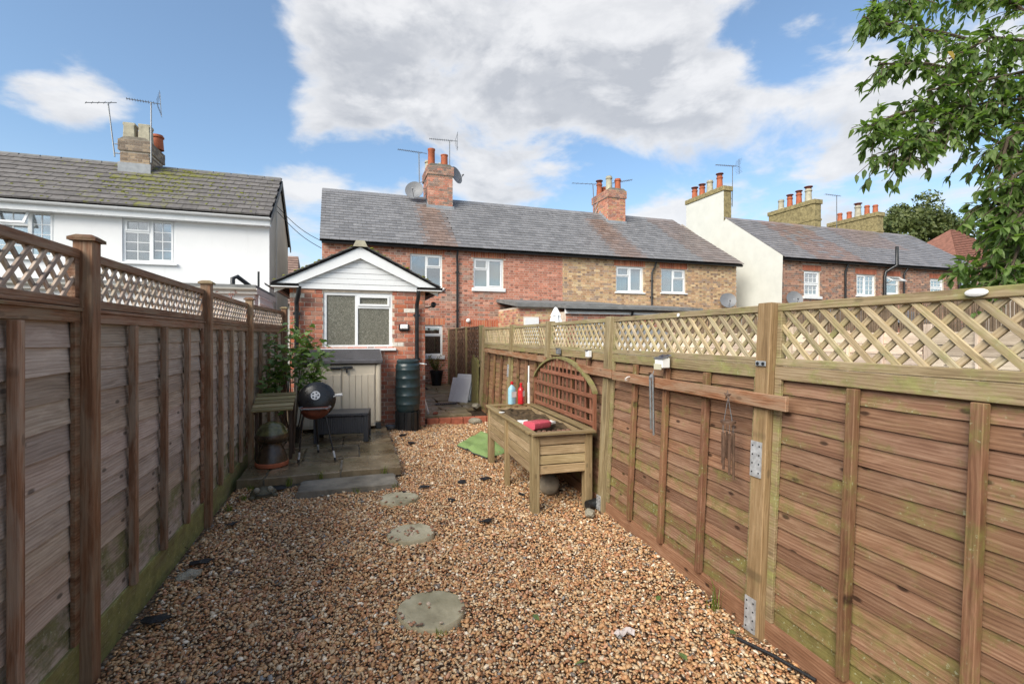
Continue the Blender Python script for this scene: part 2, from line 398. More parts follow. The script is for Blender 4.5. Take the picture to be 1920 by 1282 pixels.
def glassmat(name, tintc, tr):
    g = new(name); lw = g.n('LayerWeight', {0: .35})
    gl = g.n('BsdfGlossy', {0: (.9, .93, .95, 1), 1: .03}); t = g.n('BsdfTransparent', {0: tuple(tintc) + (1,)})
    mx = g.n('MixShader', {0: g.math('ADD', g.math('MULTIPLY', lw.outputs[1], .6), 1 - tr), 1: t.outputs[0], 2: gl.outputs[0]})
    o = g.n('OutputMaterial'); g.t.links.new(mx.outputs[0], o.inputs[0])
glassmat('glass', (.88, .90, .90), .72)
def obscure():
    g = new('obscure_glass'); v = g.n('TexCoord').outputs['Object']
    vo = g.n('TexVoronoi', {'Vector': v, 'Scale': 55.}, feature='DISTANCE_TO_EDGE').outputs[0]; f = g.noise(v, 45, 4, .7, 2.)
    c = g.ramp(f, [(.35, (.07, .066, .05)), (.52, (.15, .143, .108)), (.7, (.38, .37, .30))])
    finish(g, c, .22, .6, f, .8, .006)
obscure()
def rattan():
    g = new('rattan'); v = g.n('TexCoord').outputs['Object']
    w1 = g.n('TexWave', {'Vector': v, 'Scale': 13., 'Distortion': .3}, bands_direction='X').outputs[1]
    w2 = g.n('TexWave', {'Vector': v, 'Scale': 22., 'Distortion': .3}, bands_direction='Z').outputs[1]
    h = g.math('MAXIMUM', w1, w2); c = g.ramp(h, [(.2, (.012, .013, .016)), (.8, (.05, .052, .06))])
    finish(g, c, .4, .5, h, .8, .01)
rattan()

# ------------------------------------------------------------------ the setting: ground and paving
gm = MB(); gm.box(-400, 400, -150, 600, -1.2, -.06); struct(gm.build('ground', 'ground_soil'))
gm = MB(); gm.quad((-1.22, -1.2, -.03), (2.1, -1.2, -.03), (2.62, 9.2, -.03), (-1.22, 9.2, -.03)); gm.box(-1.22, 2.05, -1.2, 1.1, -.03, -.004)
struct(gm.build('gravel_bed', 'gravel_sheet'))
def fence_x(y): return 1.965 + .062 * y            # foot of the right-hand fence
PATIO = (-1.12, .56, 5.62, 8.76)
def gravel():
    ico = bmesh.new(); bmesh.ops.create_icosphere(ico, subdivisions=1, radius=1); base = np.array([v.co[:] for v in ico.verts]); ft = np.array([[v.index for v in f.verts] for f in ico.faces]); ico.free()
    var = [base * rng.uniform(.55, 1.3, (len(base), 1)) for _ in range(24)]
    pts = []
    for (y0, y1, st, sz) in ((1.05, 3.3, .0152, .82), (3.3, 6., .0175, .93), (6., 9.15, .021, 1.08)):
        xs = np.arange(-1.13, 2.5, st); ys = np.arange(y0, y1, st); gx, gy = np.meshgrid(xs, ys)
        p = np.stack([gx.ravel(), gy.ravel()], 1) + rng.uniform(-st * .55, st * .55, (gx.size, 2))
        pts.append(np.concatenate([p, np.full((len(p), 1), sz)], 1))
    p = np.concatenate(pts)
    ok = (p[:, 0] < 1.955 + .062 * p[:, 1]) & (p[:, 0] > -1.13)
    ok &= ~((p[:, 0] < PATIO[1] - .01) & (p[:, 1] > PATIO[2] + .01)) & ~((p[:, 0] > -.52) & (p[:, 0] < .46) & (p[:, 1] > 5.2))
    for cx, cy, r in ((.446, 2.79, .185), (.459, 3.93, .185), (.447, 4.82, .175)): ok &= (p[:, 0] - cx) ** 2 + (p[:, 1] - cy) ** 2 > r * r
    ok &= ~((p[:, 1] > 8.62) & (p[:, 0] < 1.28)) & ~(p[:, 1] > 8.72 + .06 * (2.4 - p[:, 0]))
    p = p[ok]; n = len(p)
    mound = .012 * np.sin(p[:, 0] * 5.1 + 1) * np.sin(p[:, 1] * 3.7) + .008 * np.sin(p[:, 0] * 11 + p[:, 1] * 9)
    big = rng.random(n) ** 4
    sx = (.0092 + .014 * big + .0045 * rng.random(n)) * p[:, 2]; sy = sx * rng.uniform(.5, .92, n); szz = sx * rng.uniform(.28, .58, n)
    a = rng.uniform(0, 6.283, n); ta = rng.normal(0, .34, n); tb = rng.normal(0, .34, n)
    ca, sa, cb, sb, cc, sc = np.cos(a), np.sin(a), np.cos(ta), np.sin(ta), np.cos(tb), np.sin(tb)
    vi = rng.integers(0, 24, n); V = np.stack(var)[vi] * np.stack([sx, sy, szz], 1)[:, None, :]
    x, y, z = V[..., 0], V[..., 1], V[..., 2]
    y, z = y * cb[:, None] - z * sb[:, None], y * sb[:, None] + z * cb[:, None]
    x, z = x * cc[:, None] - z * sc[:, None], x * sc[:, None] + z * cc[:, None]
    x, y = x * ca[:, None] - y * sa[:, None], x * sa[:, None] + y * ca[:, None]
    zz = mound + rng.uniform(-.008, .007, n) + szz * .4
    V = np.stack([x + p[:, 0][:, None], y + p[:, 1][:, None], z + zz[:, None]], 2).reshape(-1, 3)
    F = (ft[None] + (np.arange(n) * len(base))[:, None, None]).reshape(-1, 3)
    pal = np.array([(.44, .26, .135), (.38, .20, .105), (.50, .335, .19), (.32, .16, .085), (.55, .43, .29), (.60, .53, .43), (.27, .18, .125), (.43, .34, .235), (.70, .66, .59), (.15, .135, .13), (.46, .27, .185), (.22, .23, .25)])
    wt = np.array([.19, .13, .18, .09, .12, .07, .06, .09, .022, .02, .05, .01]); ci = rng.choice(len(pal), n, p=wt / wt.sum())
    col = pal[ci] * rng.uniform(.75, 1.15, (n, 1)) * np.array([1.30, 1.21, 1.07]); col = np.concatenate([np.repeat(col, len(ft), 0), np.ones((n * len(ft), 1))], 1)
    me = bpy.data.meshes.new('gravel'); me.vertices.add(len(V)); me.vertices.foreach_set('co', V.astype(np.float32).ravel())
    me.loops.add(F.size); me.loops.foreach_set('vertex_index', F.astype(np.int32).ravel())
    me.polygons.add(len(F)); me.polygons.foreach_set('loop_start', np.arange(0, F.size, 3, dtype=np.int32)); me.update(calc_edges=True)
    at = me.attributes.new('Col', 'FLOAT_COLOR', 'FACE'); at.data.foreach_set('color', col.astype(np.float32).ravel())
    o = link('gravel', me, 'gravel'); struct(o, 'stuff'); o['label'] = 'loose orange brown flint gravel covering the garden floor'; o['category'] = 'gravel'
gravel()

def rough_slab(x0, x1, y0, y1, z0, z1, n=5, a=.012, mb=None):
    """a flagstone with uneven hand-cut edges"""
    per = []
    for i in range(n): per.append((x0 + (x1 - x0) * i / n, y0))
    for i in range(n): per.append((x1, y0 + (y1 - y0) * i / n))
    for i in range(n): per.append((x1 - (x1 - x0) * i / n, y1))
    for i in range(n): per.append((x0, y1 - (y1 - y0) * i / n))
    per = [(x + jit(a), y + jit(a)) for x, y in per]
    cx, cy = (x0 + x1) / 2, (y0 + y1) / 2
    mb = mb or MB(); m = len(per); ins = [(cx + (x - cx) * .97, cy + (y - cy) * .97) for x, y in per]
    vs = [(x, y, z0) for x, y in per] + [(x, y, z1 - .008 + jit(.002)) for x, y in per] + [(x, y, z1 + jit(.002)) for x, y in ins]
    fs = [(i, (i + 1) % m, m + (i + 1) % m, m + i) for i in range(m)] + [(m + i, m + (i + 1) % m, 2 * m + (i + 1) % m, 2 * m + i) for i in range(m)] + [tuple(range(2 * m, 3 * m))]
    mb.add(vs, fs); return mb
patio = MB(); patio.box(PATIO[0] + .03, PATIO[1] - .03, PATIO[2] + .03, PATIO[3], -.05, .095); patio = struct(patio.build('patio', 'concrete'))
ys = [PATIO[2], 6.25, 6.95, 7.6, 8.2, 8.76]
for r in range(5):
    xs = [PATIO[0]] + ([-.86, -.1] if r % 2 == 0 else [-.55, .1]) + [PATIO[1]]
    for k in range(3):
        o = rough_slab(xs[k] + .008, xs[k + 1] - .008, ys[r] + .008, ys[r + 1] - .008, .03 if r == 0 else .09, .12 + jit(.004)).build('paving_slab', 'patio_stone', patio); o.color = tint(.22, .2)
st = rough_slab(-.5, .47, 5.2, 5.6, -.05, .062, 6, .015).build('patio_step', 'concrete'); struct(st)
# passage beside the extension: riven flags, a red brick kerb, a drain grating
ps = MB(); ps.add([(1.28, 8.86, -.1), (2.62, 8.8, -.1), (3.0, 14.8, -.1), (1.28, 14.8, -.1), (1.28, 8.86, .085), (2.62, 8.8, .085), (3.0, 14.8, .115), (1.28, 14.8, .115)], [(0, 1, 5, 4), (1, 2, 6, 5), (2, 3, 7, 6), (3, 0, 4, 7), (4, 5, 6, 7)])
passage = struct(ps.build('passage_paving', 'soil'))
for k in range(9):
    y0 = 8.95 + k * .66; y1 = y0 + .63; xs = [1.29, 1.75 + jit(.12), 2.25 + jit(.1), 2.58 + .05 * k]
    for i in range(3):
        if k == 0 and i == 2: continue
        o = rough_slab(xs[i] + .01, xs[i + 1] - .01, y0 + .01 + jit(.02), y1 - .01 + jit(.02), .06, .135 + .003 * k + jit(.006), 4, .025).build('flagstone', 'passage_stone', passage); o.color = tint(.15, .2)
for k in range(6):
    x = 1.31 + k * .222; m = frame((x + .105, 8.78 - .012 * k, .05), (1, -.05, 0)); link('kerb_brick', boxmesh(.214, .1, .13, .01, 'edging_brick'), 'edging_brick', passage, m @ Matrix.Rotation(jit(.04), 4, 'Z'), tint(.15))
gr = MB(); gr.box(1.72, 2.18, 10.24, 10.4, .148, .158)
for k in range(11): gr.box(1.735 + k * .04, 1.755 + k * .04, 10.25, 10.39, .158, .172)
tag(gr.build('drain_grating', 'lid_grey'), 'slotted grey drain grating set in the passage flagstones', 'drain')
# round stepping stones
for n, (x, y, r, lab) in enumerate([(.446, 2.79, .195, 'round stepping stone nearest the camera, largest of the three'), (.459, 3.93, .19, 'round stepping stone with pebbles scattered on it, middle of three'), (.447, 4.82, .185, 'round stepping stone just in front of the patio step')]):
    mb = MB(); k = 40; ring = [r * (1 + .022 * math.sin(3 * t * 6.28 / k + n) + .012 * math.sin(7 * t * 6.28 / k + 2 * n) + jit(.014)) for t in range(k)]
    lev = [(1, -.03), (1, .018), (.965, .028), (.6, .032), (.25, .031)]
    vs = [(ring[t] * f * math.cos(t * 6.283 / k), ring[t] * f * math.sin(t * 6.283 / k), z + jit(.0012)) for f, z in lev for t in range(k)]
    fs = [(i * k + t, i * k + (t + 1) % k, (i + 1) * k + (t + 1) % k, (i + 1) * k + t) for i in range(len(lev) - 1) for t in range(k)] + [tuple(range((len(lev) - 1) * k, len(lev) * k))]
    mb.add(vs, fs); o = mb.build('stepping_stone', 'disc_stone', smooth=True); o.location = (x, y, .005); o.rotation_euler = (jit(.03), jit(.03), n); tag(o, lab, 'stepping stone', 'round stepping stones')
# loose pebbles kicked onto the stones
pb = MB()
for cx, cy, k, dm in ((.45, 3.93, 22, 0), (.44, 2.8, 4, 0), (.44, 4.8, 3, 0), (.446, 2.79, 26, .17), (.459, 3.93, 26, .165), (.447, 4.82, 24, .16)):
    for i in range(k):
        a = random.uniform(0, 6.28); d = dm + random.uniform(0, .03) if dm else random.uniform(0, .09); s = random.uniform(.008, .014)
        pb.lathe([(.001, -s * .3), (s * .8, -s * .2), (s, .1 * s), (s * .6, s * .4), (.001, s * .5)], 7, (cx + d * math.cos(a) * (1 if dm else 1.3), cy + d * math.sin(a), .043), Matrix.Rotation(jit(.5), 3, 'X'), random.choice([(.36, .18, .1), (.3, .14, .08), (.5, .4, .3), (.2, .12, .08)]))
o = pb.build('loose_pebbles', 'gravel'); struct(o, 'stuff'); tag(o, 'few loose flint pebbles lying on the stepping stones', 'pebbles')

# ------------------------------------------------------------------ building helpers
RED = [(.45, .18, .12), (.40, .165, .11), (.48, .215, .145), (.36, .155, .11), (.50, .25, .165), (.30, .17, .135)]
MIX = [(.45, .19, .13), (.41, .175, .12), (.48, .22, .155), (.36, .165, .12), (.44, .18, .12), (.31, .21, .17), (.50, .27, .195)]
BUFF = [(.48, .33, .18), (.44, .285, .155), (.53, .39, .23), (.41, .25, .14), (.37, .23, .14), (.50, .32, .18), (.31, .22, .16)]
DARK = [(.34, .18, .125), (.30, .155, .11), (.38, .21, .145), (.25, .155, .12), (.21, .155, .13), (.41, .24, .165)]
def brick_list(w, h, holes, course=.075, bond='flemish', z0=0., lim=None):
    """(x0, x1, z0, z1, header?) of every brick of a wall face, cut round the openings"""
    out = []; nz = int(h / course)
    for k in range(nz):
        za = z0 + k * course + .006; zb = za + course - .012
        x = -.0 if k % 2 == 0 else (-.168 if bond == 'flemish' else -.1125); st = True; i = 0
        while x < w - .02:
            l = .225 if (bond != 'flemish' or st) else .1125
            a, b = max(0, x + .006), min(w, x + l - .006)
            segs = [(a, b)]
            for hx0, hx1, hz0, hz1 in holes:
                if zb > hz0 + .02 and za < hz1 - .02:
                    ns = []
                    for p, q in segs:
                        if q <= hx0 or p >= hx1: ns.append((p, q)); continue
                        if p < hx0 - .03: ns.append((p, hx0))
                        if q > hx1 + .03: ns.append((hx1, q))
                    segs = ns
            for p, q in segs:
                if q - p > .025 and (lim is None or lim((p + q) / 2, (za + zb) / 2)): out.append((p, q, za, zb, not st))
            x += l; st = not st
    return out
def brick_face(mb, p0, ux, nrm, bl, pal, proud=.006, header_dark=.0, weights=None):
    ux = Vector(ux); nrm = Vector(nrm); p0 = Vector(p0)
    for a, b, za, zb, hd in bl:
        c = random.choice(pal); k = random.uniform(.85, 1.15) * (1 - header_dark * (hd and random.random() < .6)); c = tuple(q * k for q in c)
        d = proud + random.uniform(-.002, .002)
        v = [p0 + ux * a + Vector((0, 0, za)), p0 + ux * b + Vector((0, 0, za)), p0 + ux * b + Vector((0, 0, zb)), p0 + ux * a + Vector((0, 0, zb))]
        fr = [q + nrm * d for q in v]
        mb.add(v + fr, [(4, 5, 6, 7), (0, 1, 5, 4), (1, 2, 6, 5), (2, 3, 7, 6), (3, 0, 4, 7)], c)
def holed(mb, x0, x1, z0, z1, y, holes, depth=.1, top=None):
    """a wall sheet facing -y with openings and their reveals"""
    xs = sorted({x0, x1} | {q for h in holes for q in h[:2] if x0 < q < x1}); zs = sorted({z0, z1} | {q for h in holes for q in h[2:] if z0 < q < z1})
    for i in range(len(xs) - 1):
        for j in range(len(zs) - 1):
            cx, cz = (xs[i] + xs[i + 1]) / 2, (zs[j] + zs[j + 1]) / 2
            if any(h[0] < cx < h[1] and h[2] < cz < h[3] for h in holes): continue
            mb.quad((xs[i], y, zs[j]), (xs[i + 1], y, zs[j]), (xs[i + 1], y, zs[j + 1]), (xs[i], y, zs[j + 1]))
    for a, b, c, d in holes:
        for q in (((a, c), (a, d)), ((a, d), (b, d)), ((b, d), (b, c)), ((b, c), (a, c))):
            mb.quad((q[0][0], y, q[0][1]), (q[1][0], y, q[1][1]), (q[1][0], y + depth, q[1][1]), (q[0][0], y + depth, q[0][1]))
def window(parent, x0, x1, z0, z1, y, lights, curtain=None, sill=True, fr=.055, glass='glass', sillproud=.07, recess=.045, sillz=.06, label=None):
    """lights: (fx0, fx1, fz0, fz1, nx, nz, sash?) in fractions of the opening"""
    yf = y + recess; w, h = x1 - x0, z1 - z0
    m = MB(); m.box(x0, x0 + fr, yf, yf + .06, z0, z1); m.box(x1 - fr, x1, yf, yf + .06, z0, z1)
    m.box(x0 + fr, x1 - fr, yf, yf + .06, z1 - fr, z1); m.box(x0 + fr, x1 - fr, yf, yf + .06, z0, z0 + fr)
    eds = sorted({l[1] for l in lights if l[1] < .99})
    for e in eds: m.box(x0 + e * w - fr * .45, x0 + e * w + fr * .45, yf + .002, yf + .058, z0 + fr, z1 - fr)
    for l in lights:
        if .01 < l[2]:
            m.box(x0 + l[0] * w + fr * .46, x0 + l[1] * w - fr * .46, yf + .004, yf + .056, z0 + l[2] * h - fr * .4, z0 + l[2] * h + fr * .4)
    wn = m.build('window', 'upvc', parent, bevel=.004)
    if label: wn['label'] = label
    for l in lights:
        a, b, c, d = x0 + l[0] * w, x0 + l[1] * w, z0 + l[2] * h, z0 + l[3] * h
        a += fr * (.95 if l[0] < .01 else .4); b -= fr * (.95 if l[1] > .99 else .4); c += fr * (.95 if l[2] < .01 else .4); d -= fr * (.95 if l[3] > .99 else .4)
        if l[6]:
            s = MB(); t = fr * .62; yy = yf - .014
            s.box(a - .004, a + t, yy, yy + .05, c - .004, d + .004); s.box(b - t, b + .004, yy, yy + .05, c - .004, d + .004); s.box(a + t, b - t, yy, yy + .05, d - t, d + .004); s.box(a + t, b - t, yy, yy + .05, c - .004, c + t)
            s.build('sash', 'upvc', wn, bevel=.003); a += t; b -= t; c += t; d -= t
        MB().box(a - .004, b + .004, yf + .022, yf + .03, c - .004, d + .004).build('pane', glass, wn)
        if l[4] > 1 or l[5] > 1:
            s = MB(); bw = .009
            for i in range(1, l[4]): q = a + (b - a) * i / l[4]; s.box(q - bw, q + bw, yf + .012, yf + .0215, c, d)
            for i in range(1, l[5]): q = c + (d - c) * i / l[5]; s.box(a, b, yf + .011, yf + .0225, q - bw, q + bw)
            s.build('glazing_bar', 'upvc', wn)
    if curtain:
        for a, b, mat in curtain:
            cm = MB(); n = 28; xs = [x0 + .03 + (w - .06) * (a + (b - a) * i / n) for i in range(n + 1)]
            vs = [(x, yf + .13 + (.018 * math.sin(i * 1.7) if mat == 'curtain' else 0), zz) for zz in (z0 + .02, z1 - .02) for i, x in enumerate(xs)]
            cm.add(vs, [(i, i + 1, n + 2 + i, n + 1 + i) for i in range(n)]); cm.build('curtain' if mat == 'curtain' else 'blind', mat, wn, smooth=True)
    rm = MB(); e = .02; rm.box(x0 - e, x1 + e, yf + .30, yf + .32, z0 - e, z1 + e); rm.box(x0 - e, x0, yf + .06, yf + .30, z0 - e, z1 + e); rm.box(x1, x1 + e, yf + .06, yf + .30, z0 - e, z1 + e); rm.box(x0, x1, yf + .06, yf + .30, z1, z1 + e); rm.box(x0, x1, yf + .06, yf + .3, z0 - e, z0)
    rm.build('room', 'room', wn)
    if sill:
        MB().box(x0 - .06, x1 + .06, y - sillproud, yf + .01, z0 - sillz, z0 - .001).build('sill', 'upvc' if sillz < .09 else 'white_paint', wn, bevel=.006)
    return wn
def pipe(parent, pts, r=.034, mat='black_plastic', name='downpipe', clips=()):
    m = MB(); m.tube(pts, r, 10)
    for p in clips: m.box(p[0] - r * 1.5, p[0] + r * 1.5, p[1] - r * .5, p[1] + r * 1.6, p[2] - .02, p[2] + .02)
    return m.build(name, mat, parent, smooth=True)
def gutter(parent, p, q, r=.055, mat='black_plastic', name='gutter'):
    p = Vector(p); q = Vector(q); d = (q - p).normalized(); s = Vector((0, 0, 1)).cross(d); m = MB(); n = 8; vs = []
    for e in (p, q):
        for rr in (r, r * .86):
            for k in range(n + 1):
                a = math.pi * k / n; vs.append(e + s * math.cos(a) * rr - Vector((0, 0, math.sin(a) * rr)))
    w = n + 1; fs = []
    for k in range(n): fs += [(k, k + 1, 2 * w + k + 1, 2 * w + k), (w + k + 1, w + k, 3 * w + k, 3 * w + k + 1), (k + 1, k, w + k, w + k + 1), (2 * w + k, 2 * w + k + 1, 3 * w + k + 1, 3 * w + k)]
    fs += [(0, 2 * w, 3 * w, w), (n, w + n, 3 * w + n, 2 * w + n)]
    m.add(vs, fs); return m.build(name, mat, parent, smooth=True)
def slate_roof(parent, e0, e1, r0, r1, exposure, wid, mat_one, mat_many, colfn, single=True, name='slate', thick=.02, over=1.9, piecename=None):
    """courses of slates between the eaves line e0-e1 and the ridge line r0-r1"""
    e0, e1, r0, r1 = map(Vector, (e0, e1, r0, r1)); L = (r0 - e0).length; n = int(L / exposure); many = MB(); off = WT[parent.name]; cnt = 0
    for k in range(n):
        f = (k + .0) / n; a = e0.lerp(r0, f); b = e1.lerp(r1, f); up = (r0 - e0).lerp(r1 - e1, .5).normalized(); d = (b - a); W = d.length; d.normalize(); nn = d.cross(up).normalized()
        m = int(math.ceil(W / wid)) + 1; x = -(wid / 2 if k % 2 else 0)
        for i in range(m):
            xa = max(0, x + .003); xb = min(W, x + wid - .003); x += wid
            if xb - xa < .05: continue
            c = a + d * ((xa + xb) / 2) + up * (exposure * over / 2 - .01)
            c = c + nn * (.03 + random.uniform(-.0015, .0025)); col = colfn(c); u2 = (up * 1.0 - nn * .085).normalized()
            M = frame(c - off, d, d.cross(u2)); M = M @ Matrix.Rotation(jit(.006), 4, 'Z')
            if single: link(name, boxmesh(round(xb - xa, 2), exposure * over, thick, 0, mat_one), mat_one, parent, M, col); cnt += 1
            else: many.box(-(xb - xa) / 2, (xb - xa) / 2, -exposure * over / 2, exposure * over / 2, -thick / 2, thick / 2, col[:3], Matrix.Translation(off) @ M)
    if not single: o = many.build(name + 's', mat_many, parent); struct(o, 'stuff')
    return cnt
def stack(parent, x0, x1, y0, y1, z0, z1, pal, pots, corbel=True, name='chimney', mortar='mortar_grey', label=None):
    """brick chimney: body, corbelled head and pots"""
    m = MB(); m.box(x0, x1, y0, y1, z0, z1)
    if corbel: m.box(x0 - .04, x1 + .04, y0 - .04, y1 + .04, z1 - .3, z1)
    ch = m.build(name, mortar, parent)
    b = MB(); h = z1 - (.3 if corbel else 0) - z0
    for (p, ux, nr, w) in (((x0, y0, 0), (1, 0, 0), (0, -1, 0), x1 - x0), ((x0, y1, 0), (0, -1, 0), (-1, 0, 0), y1 - y0), ((x1, y0, 0), (0, 1, 0), (1, 0, 0), y1 - y0)):
        brick_face(b, p, ux, nr, brick_list(w, h, [], z0=z0), pal)
    if corbel:
        e = .04
        for (p, ux, nr, w) in (((x0 - e, y0 - e, 0), (1, 0, 0), (0, -1, 0), x1 - x0 + 2 * e), ((x0 - e, y1 + e, 0), (0, -1, 0), (-1, 0, 0), y1 - y0 + 2 * e), ((x1 + e, y0 - e, 0), (0, 1, 0), (1, 0, 0), y1 - y0 + 2 * e)):
            brick_face(b, p, ux, nr, brick_list(w, .3, [], z0=z1 - .3), [tuple(q * .75 + .03 for q in c) for c in pal])
    struct(b.build('stack_bricks', 'brick_many', ch), 'stuff')
    MB().prism([(x0 - .03, z1), (x1 + .03, z1), (x1 - .1, z1 + .09), (x0 + .1, z1 + .09)], 1, y0 - .02, y1 + .02).build('flaunching', 'concrete', ch)
    for px_, py_, hh, rr, mt, cowl in pots: pot(ch, px_, py_, z1 + .05, hh, rr, mt, cowl)
    if label: ch['label'] = label
    return ch
def pot(parent, x, y, z, h, r, mat, cowl=None):
    pr = [(r * 1.05, 0), (r * 1.0, h * .1), (r * .86, h * .8), (r * 1.06, h * .82), (r * 1.06, h * .9), (r * .9, h * .92), (r * .9, h), (r * .7, h), (r * .66, h * .6)]
    if cowl == 'tube': pr = [(r, 0), (r * .97, h * .9), (r * 1.08, h * .93), (r * 1.08, h), (r * .88, h), (r * .8, h * .5)]
    if cowl == 'square':
        m = MB(); s = r
        m.prism([(x - s * 1.0, z), (x + s * 1.0, z), (x + s * .88, z + h * .8), (x + s * 1.05, z + h * .86), (x + s * .98, z + h), (x - s * .98, z + h), (x - s * 1.05, z + h * .86), (x - s * .88, z + h * .8)], 1, y - s, y + s)
        return m.build('chimney_pot', mat, parent, bevel=.01)
    o = MB().lathe(pr, 16, (x, y, z)).build('chimney_pot', mat, parent, smooth=True)
    if cowl == 'cap':
        m = MB().lathe([(r * .85, h), (r * .85, h + .07), (r * 1.25, h + .09), (r * 1.2, h + .12), (.01, h + .16)], 16, (x, y, z)); m.build('cowl', 'rust', o, smooth=True)
    return o
def aerial(name, label, base, top, boom_dir, n, ln, mesh=True, foot=None):
    """television aerial: mast, boom, short rods and a mesh reflector"""
    b = Vector(base); t = Vector(top); r = thing(name, label, 'aerial', tuple(b), 'television aerials on the chimneys')
    m = MB(); m.tube([b, t], .018, 6)
    if foot is not None: m.tube([b + Vector((0, 0, .1)), Vector(foot)], .015, 5); m.tube([b + Vector((0, 0, .35)), Vector(foot) + Vector((0, 0, .25))], .015, 5)
    m.build('mast', 'aerial_metal', r)
    d = Vector(boom_dir).normalized(); s = d.cross(Vector((0, 0, 1))).normalized(); u = s.cross(d)
    p0 = t - d * ln * .28; m = MB(); m.tube([p0, p0 + d * ln], .011, 5); m.build('boom', 'aerial_metal', r)
    m = MB()
    for i in range(n):
        c = p0 + d * ln * (.2 + .78 * i / (n - 1)); q = .11 - .03 * i / n; m.tube([c - s * q, c + s * q], .006, 4)
        if mesh: m.tube([c - (s + u).normalized() * q * .6, c + (s + u).normalized() * q * .6], .005, 4)
    m.build('director_rods', 'aerial_metal', r)
    if mesh:
        m = MB()
        for sg in (-1, 1):
            for k in range(5): c = p0 + u * sg * (.05 + .06 * k) - d * (.12 - .03 * k) * -1 * .6; m.tube([c - s * .2, c + s * .2], .005, 4)
            m.tube([p0, p0 + u * sg * .33 + d * .0], .009, 4)
        m.build('reflector', 'aerial_metal', r)
    return r
def dish(label, c, face, r=.3, foot=None):
    c = Vector(c); f = Vector(face).normalized(); M = f.to_track_quat('Z', 'Y').to_matrix(); t = thing('satellite_dish', label, 'satellite dish', tuple(c), 'satellite dishes')
    MB().lathe([(.01, -.05), (r * .5, -.03), (r, .03), (r * 1.01, .022), (r * .5, -.042), (.01, -.062)], 24, c, M).build('reflector', 'dish_grey', t, smooth=True)
    m = MB(); e = c + f * r * 1.1 + Vector((0, 0, -r * .35)); m.tube([c + M @ Vector((0, -r * .9, 0)), e], .01, 6); m.tube([e, e - f * .07], .028, 8); m.build('feed_arm', 'dish_grey', t)
    if foot is not None: MB().tube([c - f * .04, Vector(foot)], .02, 8).build('bracket', 'aerial_metal', t)
    return t

# ------------------------------------------------------------------ brick terrace behind the garden
FY = 14.8; EV = 4.43; RY = 17.55; RZ = 6.56
EX = [-.78, 3.14, 6.74, 10.22, 14.02]; RX = [-.92, 3.16, 6.7, 10.0, 13.25]      # party lines at the eaves and at the ridge
def brown_patch(c):
    s = 0
    for cx, w0 in ((2.55, .62), (9.2, .75)):
        dy = max(0., min(1., (17.0 - c.y) / 2.2)); w = w0 * (.75 + .25 * dy); s = max(s, 1 - abs(c.x - cx - .1 * dy) / w if c.y < 17.1 else 0)
    if c.x > 12.3 - (c.y - 15) * .2: s = max(s, .28)
    return min(1, max(0, s * 2.2))
def slatecol(c):
    k = random.uniform(.8, 1.15); b = brown_patch(c) * random.uniform(.75, 1)
    g_ = (.20 * k, .195 * k, .195 * k); w_ = (.215 * k, .15 * k, .12 * k); return tuple(g_[i] * (1 - b) + w_[i] * b for i in range(3)) + (.2,)
HLAB = ['red brick end cottage with the tall chimney, behind the white gabled extension', 'red brick cottage with a white window between two black downpipes', 'cottage of red then yellow brick with the wide second chimney', 'yellow brick end cottage with a grey dish near its corner']
HPAL = [MIX, MIX, BUFF, BUFF]
WIN = {0: [(1.70, 2.68, 3.10, 4.11, [(0, .5, 0, 1, 1, 1, 0), (.5, 1, 0, .62, 1, 1, 0), (.5, 1, .62, 1, 1, 1, 1)], None), (1.72, 2.69, 1.02, 1.95, [(0, 1, 0, .66, 1, 1, 0), (0, 1, .66, 1, 1, 1, 1)], None)],
       1: [(3.67, 4.66, 3.14, 4.09, [(0, .48, 0, .62, 1, 1, 0), (0, .48, .62, 1, 1, 1, 1), (.48, 1, 0, 1, 1, 1, 1)], [(0, 1, 'blind')]), (3.35, 4.4, .9, 1.9, [(0, .5, 0, 1, 1, 1, 1), (.5, 1, 0, 1, 1, 1, 0)], None)],
       2: [(8.78, 9.88, 3.16, 4.07, [(0, .5, 0, .62, 1, 1, 0), (0, .5, .62, 1, 1, 1, 1), (.5, 1, 0, 1, 1, 1, 1)], [(0, .47, 'curtain'), (.5, 1, 'curtain')])],
       3: [(10.64, 11.68, 3.19, 4.06, [(0, .5, 0, 1, 1, 1, 0), (.5, 1, 0, .6, 1, 1, 0), (.5, 1, .6, 1, 1, 1, 1)], [(.15, .5, 'curtain'), (.55, 1, 'curtain')])]}
houses = []
